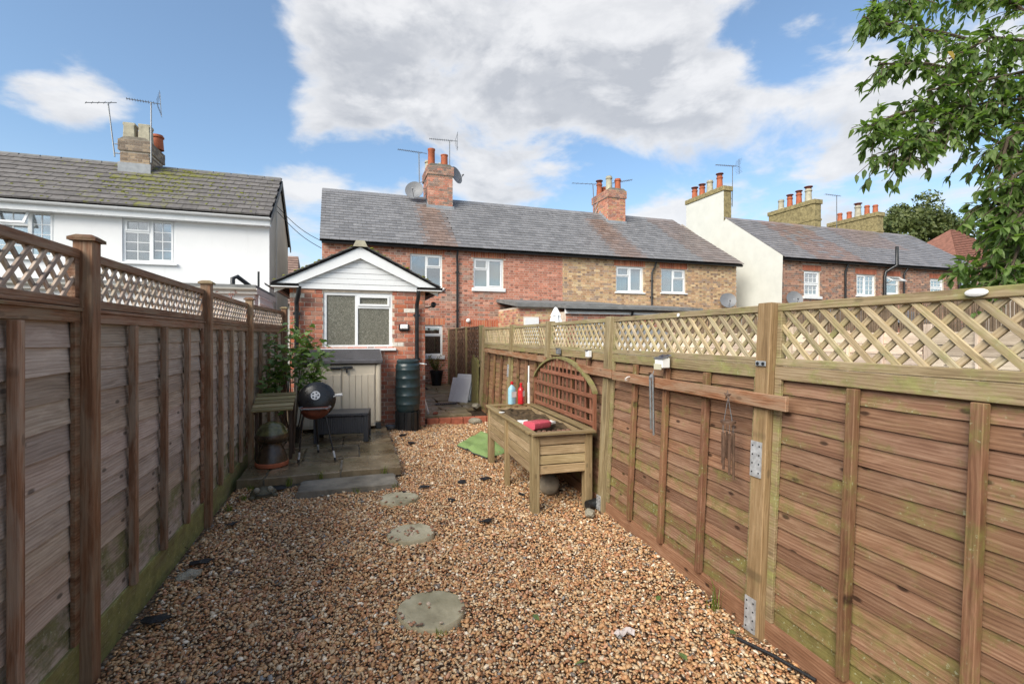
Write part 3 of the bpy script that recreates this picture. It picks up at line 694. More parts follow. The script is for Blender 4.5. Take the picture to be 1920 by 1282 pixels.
for h in range(4):
    x0, x1 = EX[h], EX[h + 1]; t = thing('terraced_house', HLAB[h], 'house', ((x0 + x1) / 2, FY, 0), 'brick cottages of the middle terrace'); houses.append(t)
    holes = [w[:4] for w in WIN[h]]
    m = MB(); holed(m, x0, x1, 0, EV, FY, holes, .12)
    m.quad((x0, FY, 0), (x0, 20.3, 0), (x0, 20.3, EV), (x0, FY, EV)); m.quad((x1, FY, 0), (x1, 20.3, 0), (x1, 20.3, EV), (x1, FY, EV)); m.quad((x0, 20.3, 0), (x1, 20.3, 0), (x1, 20.3, EV), (x0, 20.3, EV))
    m.add([(x0, FY, EV), (x0, 20.3, EV), (x0, RY, RZ - .06)], [(0, 1, 2)]); m.add([(x1, FY, EV), (x1, 20.3, EV), (x1 - (.35 if h == 3 else 0), RY, RZ - .06)], [(0, 1, 2)])
    wall = m.build('wall', 'mortar' if h != 3 else 'mortar_grey', t)
    b = MB(); arches = []
    for w in WIN[h]: arches.append((w[0] - .08 - x0, w[1] + .08 - x0, w[3], w[3] + .225))
    hl = [(a - x0, bb - x0, c, d) for a, bb, c, d in holes] + arches
    bl = brick_list(x1 - x0, EV, hl)
    if h == 2:
        brick_face(b, (x0, FY, 0), (1, 0, 0), (0, -1, 0), bl, BUFF, header_dark=.25)
    elif h == 1:
        brick_face(b, (x0, FY, 0), (1, 0, 0), (0, -1, 0), [q for q in bl if q[2] > 2.85 and q[0] > 1.5], [RED[0], RED[1], RED[3], MIX[2], MIX[4]], header_dark=.2)
        brick_face(b, (x0, FY, 0), (1, 0, 0), (0, -1, 0), [q for q in bl if not (q[2] > 2.85 and q[0] > 1.5)], MIX, header_dark=.35)
    else:
        brick_face(b, (x0, FY, 0), (1, 0, 0), (0, -1, 0), bl, HPAL[h], header_dark=.35)
    for a0, a1, c, d in arches:                       # soldier course over each window
        n = int((a1 - a0) / .075)
        brick_face(b, (x0, FY, 0), (1, 0, 0), (0, -1, 0), [(a0 + (a1 - a0) * i / n + .005, a0 + (a1 - a0) * (i + 1) / n - .005, c + .01, d - .005, 0) for i in range(n)], [(.44, .15, .08), (.38, .125, .07), (.47, .19, .1)])
    struct(b.build('wall_bricks', 'brick_many', wall), 'stuff')
    for w in WIN[h]: window(t, *w[:4], FY, w[4], w[5], sill=True, sillproud=.06, sillz=.11 if h < 2 else .05)
    # roof: boarding, slates, ridge
    ea, eb = (x0 - (.05 if h == 0 else 0), FY - .2, EV - .1), (x1 + (.18 if h == 3 else 0), FY - .2, EV - .1)
    ra, rb = (RX[h], RY, RZ), (RX[h + 1], RY, RZ)
    m = MB(); z = -.03
    m.add([(ea[0], ea[1], ea[2] + z), (eb[0], eb[1], eb[2] + z), (rb[0], rb[1], rb[2] + z), (ra[0], ra[1], ra[2] + z), (ea[0], 20.5, EV - .13), (eb[0], 20.5, EV - .13)], [(0, 1, 2, 3), (3, 2, 5, 4)])
    roof = m.build('roof', 'dark_void', t)
    slate_roof(roof, ea, eb, ra, rb, .19, .265, 'slate_one', 'slate_many', slatecol, single=h < 2)
    m = MB(); n = 9
    for i in range(n):
        a = Vector(ra).lerp(Vector(rb), i / n); c = Vector(ra).lerp(Vector(rb), (i + 1) / n - .004)
        m.add([a + Vector((0, -.11, -.065)), c + Vector((0, -.11, -.065)), c + Vector((0, 0, .05)), a + Vector((0, 0, .05)), a + Vector((0, .11, -.065)), c + Vector((0, .11, -.065))], [(0, 1, 2, 3), (3, 2, 5, 4), (0, 3, 4), (1, 5, 2)])
    m.build('ridge_tiles', 'grey_felt', roof)
    MB().box(x0, x1, FY - .05, FY - .005, EV - .12, EV - .015).build('fascia', 'black_plastic', t)
    gutter(t, (x0, FY - .16, EV - .13), (x1 + (.12 if h == 3 else 0), FY - .16, EV - .13))
pipe(houses[0], [(3.13, FY - .16, EV - .18), (3.13, FY - .08, EV - .42), (3.14, FY - .06, EV - .6), (3.14, FY - .06, .1)], clips=[(3.14, FY - .06, z) for z in (3.6, 2.4, 1.3)])
pipe(houses[2], [(10.32, FY - .16, EV - .18), (10.30, FY - .08, EV - .36), (10.2, FY - .06, EV - .55), (10.2, FY - .06, .1)], clips=[(10.2, FY - .06, z) for z in (3.6, 3.0)])
stack(houses[0], 2.57, 3.43, 16.9, 18.05, 5.6, 7.58, MIX + DARK, [(2.72, 17.15, .62, .125, 'terracotta', 'tube'), (3.2, 17.25, .5, .125, 'terracotta', 'tube'), (2.72, 17.8, .42, .14, 'buff_pot', None), (3.2, 17.85, .4, .13, 'buff_pot', None)])
stack(houses[2], 9.66, 10.45, 16.9, 18.15, 5.6, 7.42, RED + [(.42, .24, .13)], [(9.8, 17.85, .48, .12, 'terracotta', 'cap'), (10.1, 18.0, .4, .12, 'terracotta', None), (9.85, 17.15, .56, .13, 'buff_pot', None), (10.25, 17.15, .5, .13, 'terracotta', None)])
for hs, x0, x1, zt in ((houses[0], 2.57, 3.43, 6.13), (houses[2], 9.66, 10.45, 6.13)):       # lead flashing round the stacks
    m = MB(); sl = (RZ - EV + .1) / (RY - FY + .2); zr = lambda y: EV - .1 + (y - FY + .2) * sl + .045
    m.box(x0 - .06, x1 + .06, 16.89, 16.905, zr(16.85) - .05, zr(16.9) + .1); m.add([(x0 - .05, 16.62, zr(16.62)), (x1 + .05, 16.62, zr(16.62)), (x1 + .05, 16.9, zr(16.9)), (x0 - .05, 16.9, zr(16.9))], [(0, 1, 2, 3)])
    for k in range(5): y = 16.9 + k * .14; m.box(x0 - .012, x0 - .004, y, y + .135, zr(y) - .1, zr(y) + .17)
    m.build('flashing', 'lead', hs)
aerial('television_aerial', 'thin aerial on a mast left of the tall brick chimney', (2.32, 17.3, 6.72), (2.30, 17.3, 8.14), (-1, -.15, -.03), 14, 1.05, False, (2.57, 17.3, 6.9))
aerial('television_aerial', 'spiky aerial above the tall brick chimney', (3.52, 17.9, 7.0), (3.52, 17.9, 8.95), (-1, .1, 0), 13, 1.05, True, (3.43, 17.9, 7.2))
aerial('television_aerial', 'long bare aerial on a mast left of the wide brick chimney', (9.5, 17.7, 6.5), (9.42, 17.7, 7.85), (-1, 0, -.06), 6, 1.3, False, (9.66, 17.7, 6.9))
aerial('television_aerial', 'aerial pointing right above the wide brick chimney', (10.5, 17.9, 7.1), (10.62, 17.9, 8.1), (1, -.1, .22), 11, 1.05, True, (10.45, 17.9, 7.3))
dish('satellite dish on the ridge left of the tall brick chimney', (2.12, 17.15, 6.74), (-.35, -1, .25), .32, (2.3, 17.4, 6.6))
dish('satellite dish sticking out right of the tall brick chimney', (3.66, 17.4, 7.5), (.8, -.9, .3), .32, (3.43, 17.4, 7.3))
dish('grey satellite dish on the yellow brick wall near the corner', (13.35, 14.5, 2.95), (-.5, -1, .35), .29, (13.5, 14.8, 2.85))
# flat-roofed lean-tos
t = thing('lean_to', 'low brick lean-to with a plain grey felt roof beside the folded parasol', 'lean-to', (5.2, 13.5, 0))
m = MB(); holed(m, 4.5, 6.3, 0, 2.45, 12.9, [], .1); m.quad((4.5, 12.9, 0), (4.5, 14.79, 0), (4.5, 14.79, 2.45), (4.5, 12.9, 2.45)); wl = m.build('wall', 'mortar', t)
b = MB(); brick_face(b, (4.5, 12.9, 0), (1, 0, 0), (0, -1, 0), brick_list(1.8, 2.45, [(.15, .62, 0, 2.2)]), RED + BUFF[:4]); brick_face(b, (4.5, 14.79, 0), (0, -1, 0), (-1, 0, 0), brick_list(1.89, 2.45, []), RED + BUFF[:4]); struct(b.build('wall_bricks', 'brick_many', wl), 'stuff')
MB().add([(4.42, 12.75, 2.56), (7.9, 12.75, 2.56), (7.9, 14.79, 2.80), (4.42, 14.79, 2.80), (4.42, 12.75, 2.44), (7.9, 12.75, 2.44), (7.9, 14.79, 2.70), (4.42, 14.79, 2.70)], [(0, 1, 2, 3), (4, 7, 6, 5), (0, 4, 5, 1), (1, 5, 6, 2), (2, 6, 7, 3), (3, 7, 4, 0)]).build('roof', 'grey_felt', t)
MB().box(4.68, 5.1, 12.82, 12.9, .1, 2.14).build('door', 'upvc', t)
t = thing('lean_to', 'long lean-to with a white fascia, black gutter and grey roof below the yellow brick wall', 'lean-to', (8, 12.3, 0))
m = MB(); holed(m, 5.7, 10.1, 0, 2.25, 12.3, [(6.0, 7.6, 0.2, 2.05)], .1); m.quad((10.1, 12.3, 0), (10.1, 14.79, 0), (10.1, 14.79, 2.3), (10.1, 12.3, 2.3)); m.quad((5.7, 12.3, 0), (5.7, 12.89, 0), (5.7, 12.89, 2.3), (5.7, 12.3, 2.3)); wl = m.build('wall', 'mortar', t)
b = MB(); brick_face(b, (5.7, 12.3, 0), (1, 0, 0), (0, -1, 0), brick_list(4.4, 2.25, [(.3, 1.9, .2, 2.05)]), RED + MIX); struct(b.build('wall_bricks', 'brick_many', wl), 'stuff')
window(t, 6.0, 7.6, .2, 2.05, 12.3, [(0, .5, 0, 1, 1, 1, 1), (.5, 1, 0, 1, 1, 1, 1)], sill=False)
MB().add([(5.62, 12.1, 2.46), (10.2, 12.1, 2.46), (10.2, 14.79, 2.72), (5.62, 14.79, 2.72), (5.62, 12.1, 2.38), (10.2, 12.1, 2.38), (10.2, 14.79, 2.62), (5.62, 14.79, 2.62)], [(0, 1, 2, 3), (4, 7, 6, 5), (0, 4, 5, 1), (1, 5, 6, 2), (2, 6, 7, 3), (3, 7, 4, 0)]).build('roof', 'grey_felt', t)
MB().box(5.66, 10.15, 12.2, 12.29, 2.24, 2.375).build('fascia', 'white_paint', t)
gutter(t, (5.64, 12.13, 2.37), (10.2, 12.13, 2.37)); pipe(t, [(7.75, 12.13, 2.33), (7.75, 12.24, 2.1), (7.75, 12.24, .1)])
# small fittings on the red wall
o = MB().lathe([(.07, 0), (.07, .02), (.05, .06), (.01, .08)], 14, (3.5, FY - .01, 2.1), Matrix.Rotation(R(90), 3, 'X')).build('wall_vent', 'label_white', smooth=True); tag(o, 'small round white vent on the red brick wall', 'vent')
tw = thing('power_cable', 'two thin black cables strung from the white house gable to the terrace', 'cable', (-2.05, 16.2, 5.4))
for dz, q in ((0, (-.80, 14.9, 4.35)), (-.14, (-.80, 14.95, 4.15))):
    p = Vector((-2.02, 15.2, 5.35 + dz)); q = Vector(q); MB().tube([p.lerp(q, i / 8) - Vector((0, 0, .12 * math.sin(math.pi * i / 8))) for i in range(9)], .009, 5).build('wire', 'cable', tw)

# ------------------------------------------------------------------ white gabled extension of the first cottage
EY = 8.75; XL, XR = -.96, 1.273; XC = (XL + XR) / 2
t = thing('brick_extension', 'single storey brick extension with white gable boarding and obscured window', 'extension', (XC, EY, 0))
WL, WR, WB, WTp = -.441, .701, 1.40, 2.36
m = MB(); holed(m, XL, XR, 0, 2.48, EY, [(WL, WR, WB, WTp)], .1)
m.quad((XL, EY, 0), (XL, FY, 0), (XL, FY, 2.48), (XL, EY, 2.48)); m.quad((XR, EY, 0), (XR, FY, 0), (XR, FY, 2.48), (XR, EY, 2.48)); wall = m.build('wall', 'mortar', t)
bl = brick_list(XR - XL, 2.47, [(WL - XL, WR - XL, WB, WTp + .2)]); hid = MB()
EPAL = [(.42, .145, .09), (.38, .135, .085), (.45, .185, .12), (.33, .125, .085), (.48, .235, .155), (.25, .125, .095), (.46, .15, .08), (.37, .195, .14)]
for a, b_, za, zb, hd in bl:
    c = random.choice(EPAL); k = random.uniform(.85, 1.12); c = tuple(q * k for q in c)
    if random.random() < .02: c = (.62, .58, .52)
    if zb < 1.3 and -.78 < XL + (a + b_) / 2 < .46: brick_face(hid, (XL, EY, 0), (1, 0, 0), (0, -1, 0), [(a, b_, za, zb, 0)], [c])
    else: link('brick', boxmesh(round(b_ - a, 3), .05, .065, .003, 'brick_one'), 'brick_one', wall, Matrix.Translation(Vector((XL + (a + b_) / 2, EY + .016 + jit(.0015), (za + zb) / 2)) - WT[wall.name]), c + (.2,))
struct(hid.build('wall_bricks', 'brick_many', wall), 'stuff')
sb = MB()                                   # garden-passage side wall and left side wall
brick_face(sb, (XR, EY + .07, 0), (0, 1, 0), (1, 0, 0), brick_list(FY - EY - .07, 2.47, [(4.55, 5.45, 0, 2.25)]), EPAL); brick_face(sb, (XL, FY, 0), (0, -1, 0), (-1, 0, 0), brick_list(FY - EY - .08, 2.47, []), EPAL); struct(sb.build('side_bricks', 'brick_many', wall), 'stuff')
w = window(t, WL, WR, WB, WTp, EY, [(0, .47, 0, 1, 1, 1, 0), (.47, 1, 0, .74, 1, 1, 0), (.47, 1, .74, 1, 1, 1, 1)], sill=True, fr=.055, glass='obscure_glass', recess=.02, sillproud=.07, sillz=.045)
# gable: five white boards, barge boards, roof tiles, moss
GY = EY - .04; zb0, apex = 2.40, 3.03; sl = (apex - 2.40) / (XR + .14 - XC)
nb = 7
for k in range(nb):
    z0 = zb0 + k * .094; z1 = z0 + .09
    hw0 = min((apex - z0) / sl, XR - XC - .02); hw1 = min((apex - z1) / sl, XR - XC - .02)
    if hw1 <= 0.01: hw1 = .01
    if hw0 <= .05: break
    MB().prism([(XC - hw0, z0), (XC + hw0, z0), (XC + hw1, z1), (XC - hw1, z1)], 1, GY - .004 * (k % 2), GY + .03).build('cladding_board', 'upvc', t, bevel=.004)
for s in (-1, 1):
    e = Vector((XC + s * 1.335, EY - .11, 2.46)); a = Vector((XC, EY - .11, 3.13)); dn = Vector((0, 0, -.19))
    m = MB(); m.add([a, e, e + dn * .75, a + dn, a + Vector((0, .03, 0)), e + Vector((0, .03, 0)), e + dn * .75 + Vector((0, .03, 0)), a + dn + Vector((0, .03, 0))], [(0, 1, 2, 3), (4, 7, 6, 5), (0, 4, 5, 1), (1, 5, 6, 2), (2, 6, 7, 3), (3, 7, 4, 0)])
    m.build('bargeboard', 'upvc', t)
    # soffit under the verge
    MB().add([a + dn + Vector((0, .03, .02)), e + dn * .75 + Vector((0, .03, .02)), e + dn * .75 + Vector((0, .08, .02)), a + dn + Vector((0, .08, .02))], [(0, 1, 2, 3)]).build('soffit', 'upvc', t)
    # roof slope with tiles
    ez = Vector((XC + s * 1.37, 0, 2.475)); ap = Vector((XC, 0, 3.175)); up = (ap - ez).normalized(); nn = Vector((-up.z * s * -1, 0, abs(up.x))).normalized()
    nn = Vector((s * up.z, 0, abs(up.x)))
    m = MB(); th = nn * .012
    p = [Vector((ez.x, EY - .14, ez.z)), Vector((ez.x, FY - .005, ez.z)), Vector((ap.x, FY - .005, ap.z)), Vector((ap.x, EY - .14, ap.z))]
    m.add([q for q in p] + [q - nn * .025 for q in p], [(0, 1, 2, 3), (4, 7, 6, 5), (0, 4, 5, 1), (1, 5, 6, 2), (2, 6, 7, 3), (3, 7, 4, 0)]); rf = m.build('roof', 'dark_void', t)
    tm = MB(); L = (ap - ez).length; nc = 8
    for k in range(nc):
        for i in range(21):
            y0 = EY - .15 + i * .295 + (.145 if k % 2 and i else 0); y1 = min(y0 + .288 + (.145 if (k % 2 and i == 0) else 0), FY - .006)
            if y1 - y0 < .06: continue
            c0 = ez + up * (L * k / nc) + nn * .026; c1 = ez + up * min(L, L * (k + 1.25) / nc) + nn * .012; q = random.uniform(.75, 1.1)
            tm.add([(c0.x, y0, c0.z), (c0.x, y1, c0.z), (c1.x, y1, c1.z), (c1.x, y0, c1.z)] + [(v.x - nn.x * .016, yy, v.z - nn.z * .016) for v, yy in ((c0, y0), (c0, y1), (c1, y1), (c1, y0))], [(0, 1, 2, 3), (0, 4, 5, 1), (1, 5, 6, 2), (2, 6, 7, 3), (3, 7, 4, 0), (4, 7, 6, 5)], (.11 * q, .10 * q, .09 * q))
    struct(tm.build('roof_tiles', 'slate_many', rf), 'stuff')
    # black return gutter and downpipe
    gx0, gx1 = (XL - .25, XL + .16) if s < 0 else (XR - .17, XR + .27)
    m = MB(); m.box(gx0, gx1, EY - .26, EY - .02, 2.40, 2.415)
    gutter(t, (gx0, EY - .22, 2.46), (gx1, EY - .22, 2.46)); m.build('eaves_soffit', 'upvc', t)
    gutter(t, (XC + s * 1.40, EY - .26, 2.455), (XC + s * 1.40, FY - .02, 2.455))
    xp = XL + .145 if s < 0 else XR - .155
    pipe(t, [(xp + (.02 if s < 0 else .01), EY - .22, 2.42), (xp + .01, EY - .21, 2.3), (xp - .03 * (s < 0), EY - .09, 2.18), (xp - .03 * (s < 0), EY - .075, 2.1), (xp - .04 * (s < 0), EY - .075, .1)], .036, clips=[(xp - .03 * (s < 0), EY - .075, z) for z in (1.98, 1.2)])
m = MB()
for i in range(14):
    y0 = EY - .16 + i * .45; m.add([(XC - .12, y0, 3.13), (XC - .07, y0, 3.235), (XC + .07, y0, 3.235), (XC + .12, y0, 3.13), (XC - .12, min(y0 + .44, FY), 3.13), (XC - .07, min(y0 + .44, FY), 3.235), (XC + .07, min(y0 + .44, FY), 3.235), (XC + .12, min(y0 + .44, FY), 3.13)], [(0, 1, 5, 4), (1, 2, 6, 5), (2, 3, 7, 6), (0, 3, 2, 1), (4, 5, 6, 7)])
m.build('ridge_tiles', 'buff_pot', t)
mo = MB()
for i in range(130):
    s = random.choice((-1, 1)); f = random.random() ** .8; x = XC + s * 1.35 * (1 - f); z = 2.49 + .69 * f + .02; y = EY - .145 + abs(random.gauss(0, .25)); r = random.uniform(.012, .04)
    mo.lathe([(r, 0), (r * .9, r * .35), (r * .5, r * .6), (.002, r * .7)], 7, (x, y, z))
o = mo.build('moss', 'moss', t, smooth=True); struct(o, 'stuff')
# lights on the extension
o = thing('bulkhead_light', 'small white bulkhead lamp in a black frame on the extension brickwork', 'lamp', (.896, EY, 1.7))
m = MB(); m.box(.81, .985, EY - .05, EY - .012, 1.70, 1.82); m.build('housing', 'black_plastic', o, bevel=.01); MB().box(.83, .965, EY - .075, EY - .048, 1.735, 1.815).build('diffuser', 'light_diffuser', o, bevel=.012)
o = thing('security_light', 'black security sensor light on an arm at the extension corner', 'lamp', (1.27, EY + .1, 2.1))
m = MB(); m.tube([(1.275, EY + .12, 2.13), (1.36, EY + .1, 2.13), (1.42, EY + .08, 2.17)], .012, 6); m.build('arm', 'black_plastic', o); MB().lathe([(.01, 0), (.04, .02), (.05, .08), (.03, .1), (.01, .1)], 12, (1.43, EY + .08, 2.15), Matrix.Rotation(R(60), 3, 'X')).build('head', 'black_plastic', o, smooth=True)
# back door standing open in the passage
o = thing('back_door', 'white back door standing open along the passage wall', 'door', (1.3, 13.6, .28))
MB().box(1.315, 1.385, 13.3, 14.15, .28, 2.18).build('door_leaf', 'rad_white', o, bevel=.006); m = MB(); m.tube([(1.40, 13.4, 1.2), (1.43, 13.4, 1.2), (1.43, 13.52, 1.2)], .012, 6); m.box(1.384, 1.394, 13.38, 13.42, 1.08, 1.28); m.build('handle', 'galvanised', o)
tag(MB().box(1.3, 2.0, 13.2, 13.5, .13, .19).build('door_mat', 'membrane', bevel=.01), 'black rubber mat on the passage floor below the open door', 'mat')

# ------------------------------------------------------------------ white rendered house on the left
WY = 14.2; WX0, WX1 = -9.6, -2.05; WE = 4.8; WRY = 16.2; WRZ = 6.38
t = thing('white_house', 'white rendered house with a mossy tiled roof beyond the left fence', 'house', (-5.8, WY, 0))
H_ = [(-5.30, -4.19, 3.43, 4.53), (-7.75, -6.62, 3.43, 4.56)]
m = MB(); holed(m, WX0, WX1, 0, WE, WY, H_, .1); m.quad((WX0, WY, 0), (WX0, 18.2, 0), (WX0, 18.2, WE), (WX0, WY, WE)); m.build('wall', 'render_white', t)
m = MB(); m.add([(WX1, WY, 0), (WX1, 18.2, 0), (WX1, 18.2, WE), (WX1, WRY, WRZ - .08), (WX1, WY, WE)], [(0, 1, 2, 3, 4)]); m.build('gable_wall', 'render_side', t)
window(t, *H_[0], WY, [(0, .52, 0, .68, 2, 3, 0), (0, .52, .68, 1, 2, 1, 1), (.52, 1, 0, 1, 2, 4, 1)], [(.22, .5, 'curtain'), (.02, .2, 'curtain')], fr=.06, sillz=.05)
wn = window(t, *H_[1], WY, [(0, .56, 0, .68, 2, 3, 0), (0, .56, .68, 1, 2, 1, 0), (.56, 1, 0, 1, 2, 4, 1)], [(.1, .4, 'curtain')], fr=.06, sillz=.05)
m = MB(); Mx = Matrix.Translation((-7.4, WY + .02, 4.53)) @ Matrix.Rotation(R(-32), 4, 'X')
for a in ((-.32, .32, -.02, .02, -.05, 0), (-.32, .32, -.02, .02, -.40, -.35), (-.32, -.27, -.02, .02, -.35, -.05), (.27, .32, -.02, .02, -.35, -.05)): m.box(*a, M=Mx)
m.build('open_top_light', 'upvc', wn)
rm = MB(); ea, eb, ra, rb = (WX0, WY - .22, WE - .06), (WX1 + .06, WY - .22, WE - .06), (WX0, WRY, WRZ), (WX1 + .06, WRY, WRZ)
rm.add([Vector(q) - Vector((0, 0, .03)) for q in (ea, eb, rb, ra)] + [(WX0, 18.4, WE - .1), (WX1 + .06, 18.4, WE - .1)], [(0, 1, 2, 3), (3, 2, 5, 4)]); roof = rm.build('roof', 'dark_void', t)
def tilecol(c):
    k = random.uniform(.85, 1.1); al = .72 - .12 * abs(c.x + 4.9) + .25 * (c.z - 5.2) / 1.2 * (1 if -6 < c.x < -3.6 else 0); return (k, k, k, max(.12, min(.95, al + jit(.15))))
slate_roof(roof, ea, eb, ra, rb, .275, .33, 'concrete_tile', 'concrete_tile', tilecol, True, 'roof_tile', thick=.042, over=1.22)
m = MB(); n = 17
for i in range(n):
    a = Vector(ra).lerp(Vector(rb), i / n); c = Vector(ra).lerp(Vector(rb), (i + 1) / n - .004); m.tube([a + Vector((0, 0, -.02)), c + Vector((0, 0, -.02))], .085, 10)
m.build('ridge_tiles', 'grey_felt', roof)
mo = MB(); upv = (Vector(ra) - Vector(ea)); 
for i in range(420):
    x = random.gauss(-4.7, .75) if random.random() < .6 else random.uniform(-7.6, -2.2); f = random.random() ** (.7 if abs(x + 4.8) < .9 else 1); k = int(f * 9) / 9 + random.uniform(.0, .03); r = random.uniform(.015, .05)
    p = Vector((x, ea[1], ea[2])) + Vector((0, upv.y, upv.z)) * min(k + .02, .98); mo.lathe([(r, -.01), (r * .9, r * .3), (r * .5, r * .5), (.002, r * .55)], 6, p + Vector((0, -.02, .035)))
o = mo.build('moss', 'moss', roof, smooth=True); struct(o, 'stuff')
MB().box(WX0, WX1 + .04, WY - .2, WY - .004, WE - .3, WE - .12).build('fascia', 'upvc', t)
gutter(t, (WX0, WY - .26, WE - .1), (WX1 + .05, WY - .26, WE - .1), .06, 'upvc')
m = MB()
for y0, z0, y1, z1 in ((WY - .25, WE - .12, WRY, WRZ - .03), (18.4, WE - .12, WRY, WRZ - .03)):
    m.add([(WX1 + .08, y0, z0), (WX1 + .08, y1, z1), (WX1 + .08, y1, z1 - .16), (WX1 + .08, y0, z0 - .16), (WX1 + .05, y0, z0), (WX1 + .05, y1, z1), (WX1 + .05, y1, z1 - .16), (WX1 + .05, y0, z0 - .16)], [(0, 1, 2, 3), (4, 7, 6, 5), (0, 4, 5, 1), (3, 2, 6, 7), (0, 3, 7, 4), (1, 5, 6, 2)])
m.build('verge_board', 'grey_felt', t)
pipe(t, [(WX1 + .05, 15.1, 5.3), (WX1 + .05, 15.1, 1.)], .02, 'render_side', 'cable_duct')
ch = stack(t, -5.92, -5.25, 15.75, 16.75, 6.0, 6.95, [(.30, .23, .16), (.24, .18, .13), (.34, .26, .18), (.2, .15, .11)], [(-5.76, 15.98, .46, .14, 'buff_pot', 'square'), (-5.41, 15.98, .46, .14, 'buff_pot', 'square'), (-5.7, 16.5, .42, .15, 'terracotta', None), (-5.3, 16.5, .42, .15, 'terracotta', None)])
MB().box(-5.96, -5.21, 15.7, 15.74, 6.05, 6.32).build('flashing', 'lead', t)
a_ = aerial('television_aerial', 'bent mast aerial left of the mossy white house chimney', (-6.1, 15.9, 6.5), (-6.25, 15.9, 7.95), (-.8, -.5, -.35), 5, .7, False, (-5.92, 15.9, 6.6))
aerial('television_aerial', 'large spiky aerial on a straight mast before the white house chimney', (-5.18, 15.65, 6.35), (-5.18, 15.65, 8.0), (-1, -.25, -.06), 11, .75, True, (-5.28, 15.76, 6.6))
# flat-roofed white addition behind the fence
t = thing('flat_roof_addition', 'low white flat-roofed addition with a cream fascia beyond the left fence', 'extension', (-4.5, 12.5, 0))
m = MB(); m.box(-7.5, -1.95, 11.5, 14.19, 0, 2.5); m.build('wall', 'render_white', t)
MB().box(-7.55, -1.88, 11.4, 14.19, 2.5, 2.62).build('fascia', 'curtain', t); MB().box(-7.5, -1.92, 11.46, 14.19, 2.62, 2.70).build('roof', 'grey_felt', t)
gutter(t, (-7.5, 11.36, 2.62), (-1.88, 11.36, 2.62), .045, 'render_cream')
pipe(t, [(-2.5, 12.2, 2.7), (-2.5, 12.2, 2.9), (-2.42, 12.25, 2.95), (-2.2, 12.5, 2.76)], .05, name='vent_pipe'); pipe(t, [(-1.95, 12.0, 2.7), (-1.95, 12.0, 3.05)], .022, name='post')
tl = thing('wall_trellis', 'white square trellis on the side of the low white addition', 'trellis', (-1.85, 11.5, 2.1))
for k in range(12): y = 11.5 + k * .16; MB().box(-1.87, -1.85, y, y + .02, 2.13, 2.48).build('slat', 'white_paint', tl)
for z in (2.16, 2.3, 2.44): MB().box(-1.85, -1.835, 11.45, 13.4, z, z + .02).build('slat', 'white_paint', tl)

# ------------------------------------------------------------------ far right terrace with the cream gable
TY = 13.7; TE = 4.57; TRY = 16.4; TRZ = 6.55; TB = 19.1
TX = [15.0, 20.25, 24.4, 26.4]
TW = {0: [(16.14, 16.95, 3.12, 4.08, [(0, 1, 0, .5, 3, 2, 1), (0, 1, .5, 1, 3, 2, 1)], [(.6, .95, 'curtain')]), (18.89, 19.93, 3.22, 4.06, [(0, .5, 0, 1, 2, 4, 1), (.5, 1, 0, 1, 2, 4, 0)], [(.55, .98, 'curtain')])],
      1: [(20.48, 21.31, 3.33, 4.05, [(0, 1, 0, .55, 1, 1, 0), (0, 1, .55, 1, 1, 1, 0)], None), (23.2, 24.05, 3.3, 4.05, [(0, 1, 0, .5, 3, 2, 1), (0, 1, .5, 1, 3, 2, 1)], None)],
      2: [(25.2, 26.1, 3.25, 4.06, [(0, 1, 0, .5, 3, 2, 1), (0, 1, .5, 1, 3, 2, 1)], None)]}
TL = ['brick house with a cream rendered gable wall and a chimney at its end', 'brick house with an open white top window and a black soil pipe', 'last brick house of the right terrace, with a rooflight, partly behind leaves']
TC = [[(15.2, 18.6, .42, .13, 'terracotta', 'cap'), (15.2, 18.1, .42, .13, 'terracotta', 'cap'), (15.2, 17.6, .55, .14, 'buff_pot', None), (15.2, 17.0, .55, .13, 'terracotta', 'cap')],
      [(20.2, 18.4, .5, .14, 'buff_pot', None), (20.2, 17.9, .5, .13, 'terracotta', 'cap'), (20.2, 17.4, .55, .13, 'terracotta', 'cap'), (20.2, 16.9, .6, .15, 'buff_pot', 'cap')],
      [(24.3, 18.5, .45, .12, 'terracotta', None), (24.3, 18.0, .4, .12, 'terracotta', None), (24.3, 17.55, .6, .15, 'buff_pot', 'cap'), (24.3, 17.1, .5, .12, 'terracotta', None), (24.3, 16.7, .42, .12, 'terracotta', None)]]
def farslate(c):
    k = random.uniform(.8, 1.15); b = .9 if (16.6 < c.x < 19.2 and random.random() < .85) else (.6 if 20.6 < c.x < 23.6 and c.z > 5.5 else .12)
    g_ = (.20, .195, .195); w_ = (.23, .155, .125); return tuple((g_[i] * (1 - b) + w_[i] * b) * k for i in range(3)) + (.2,)
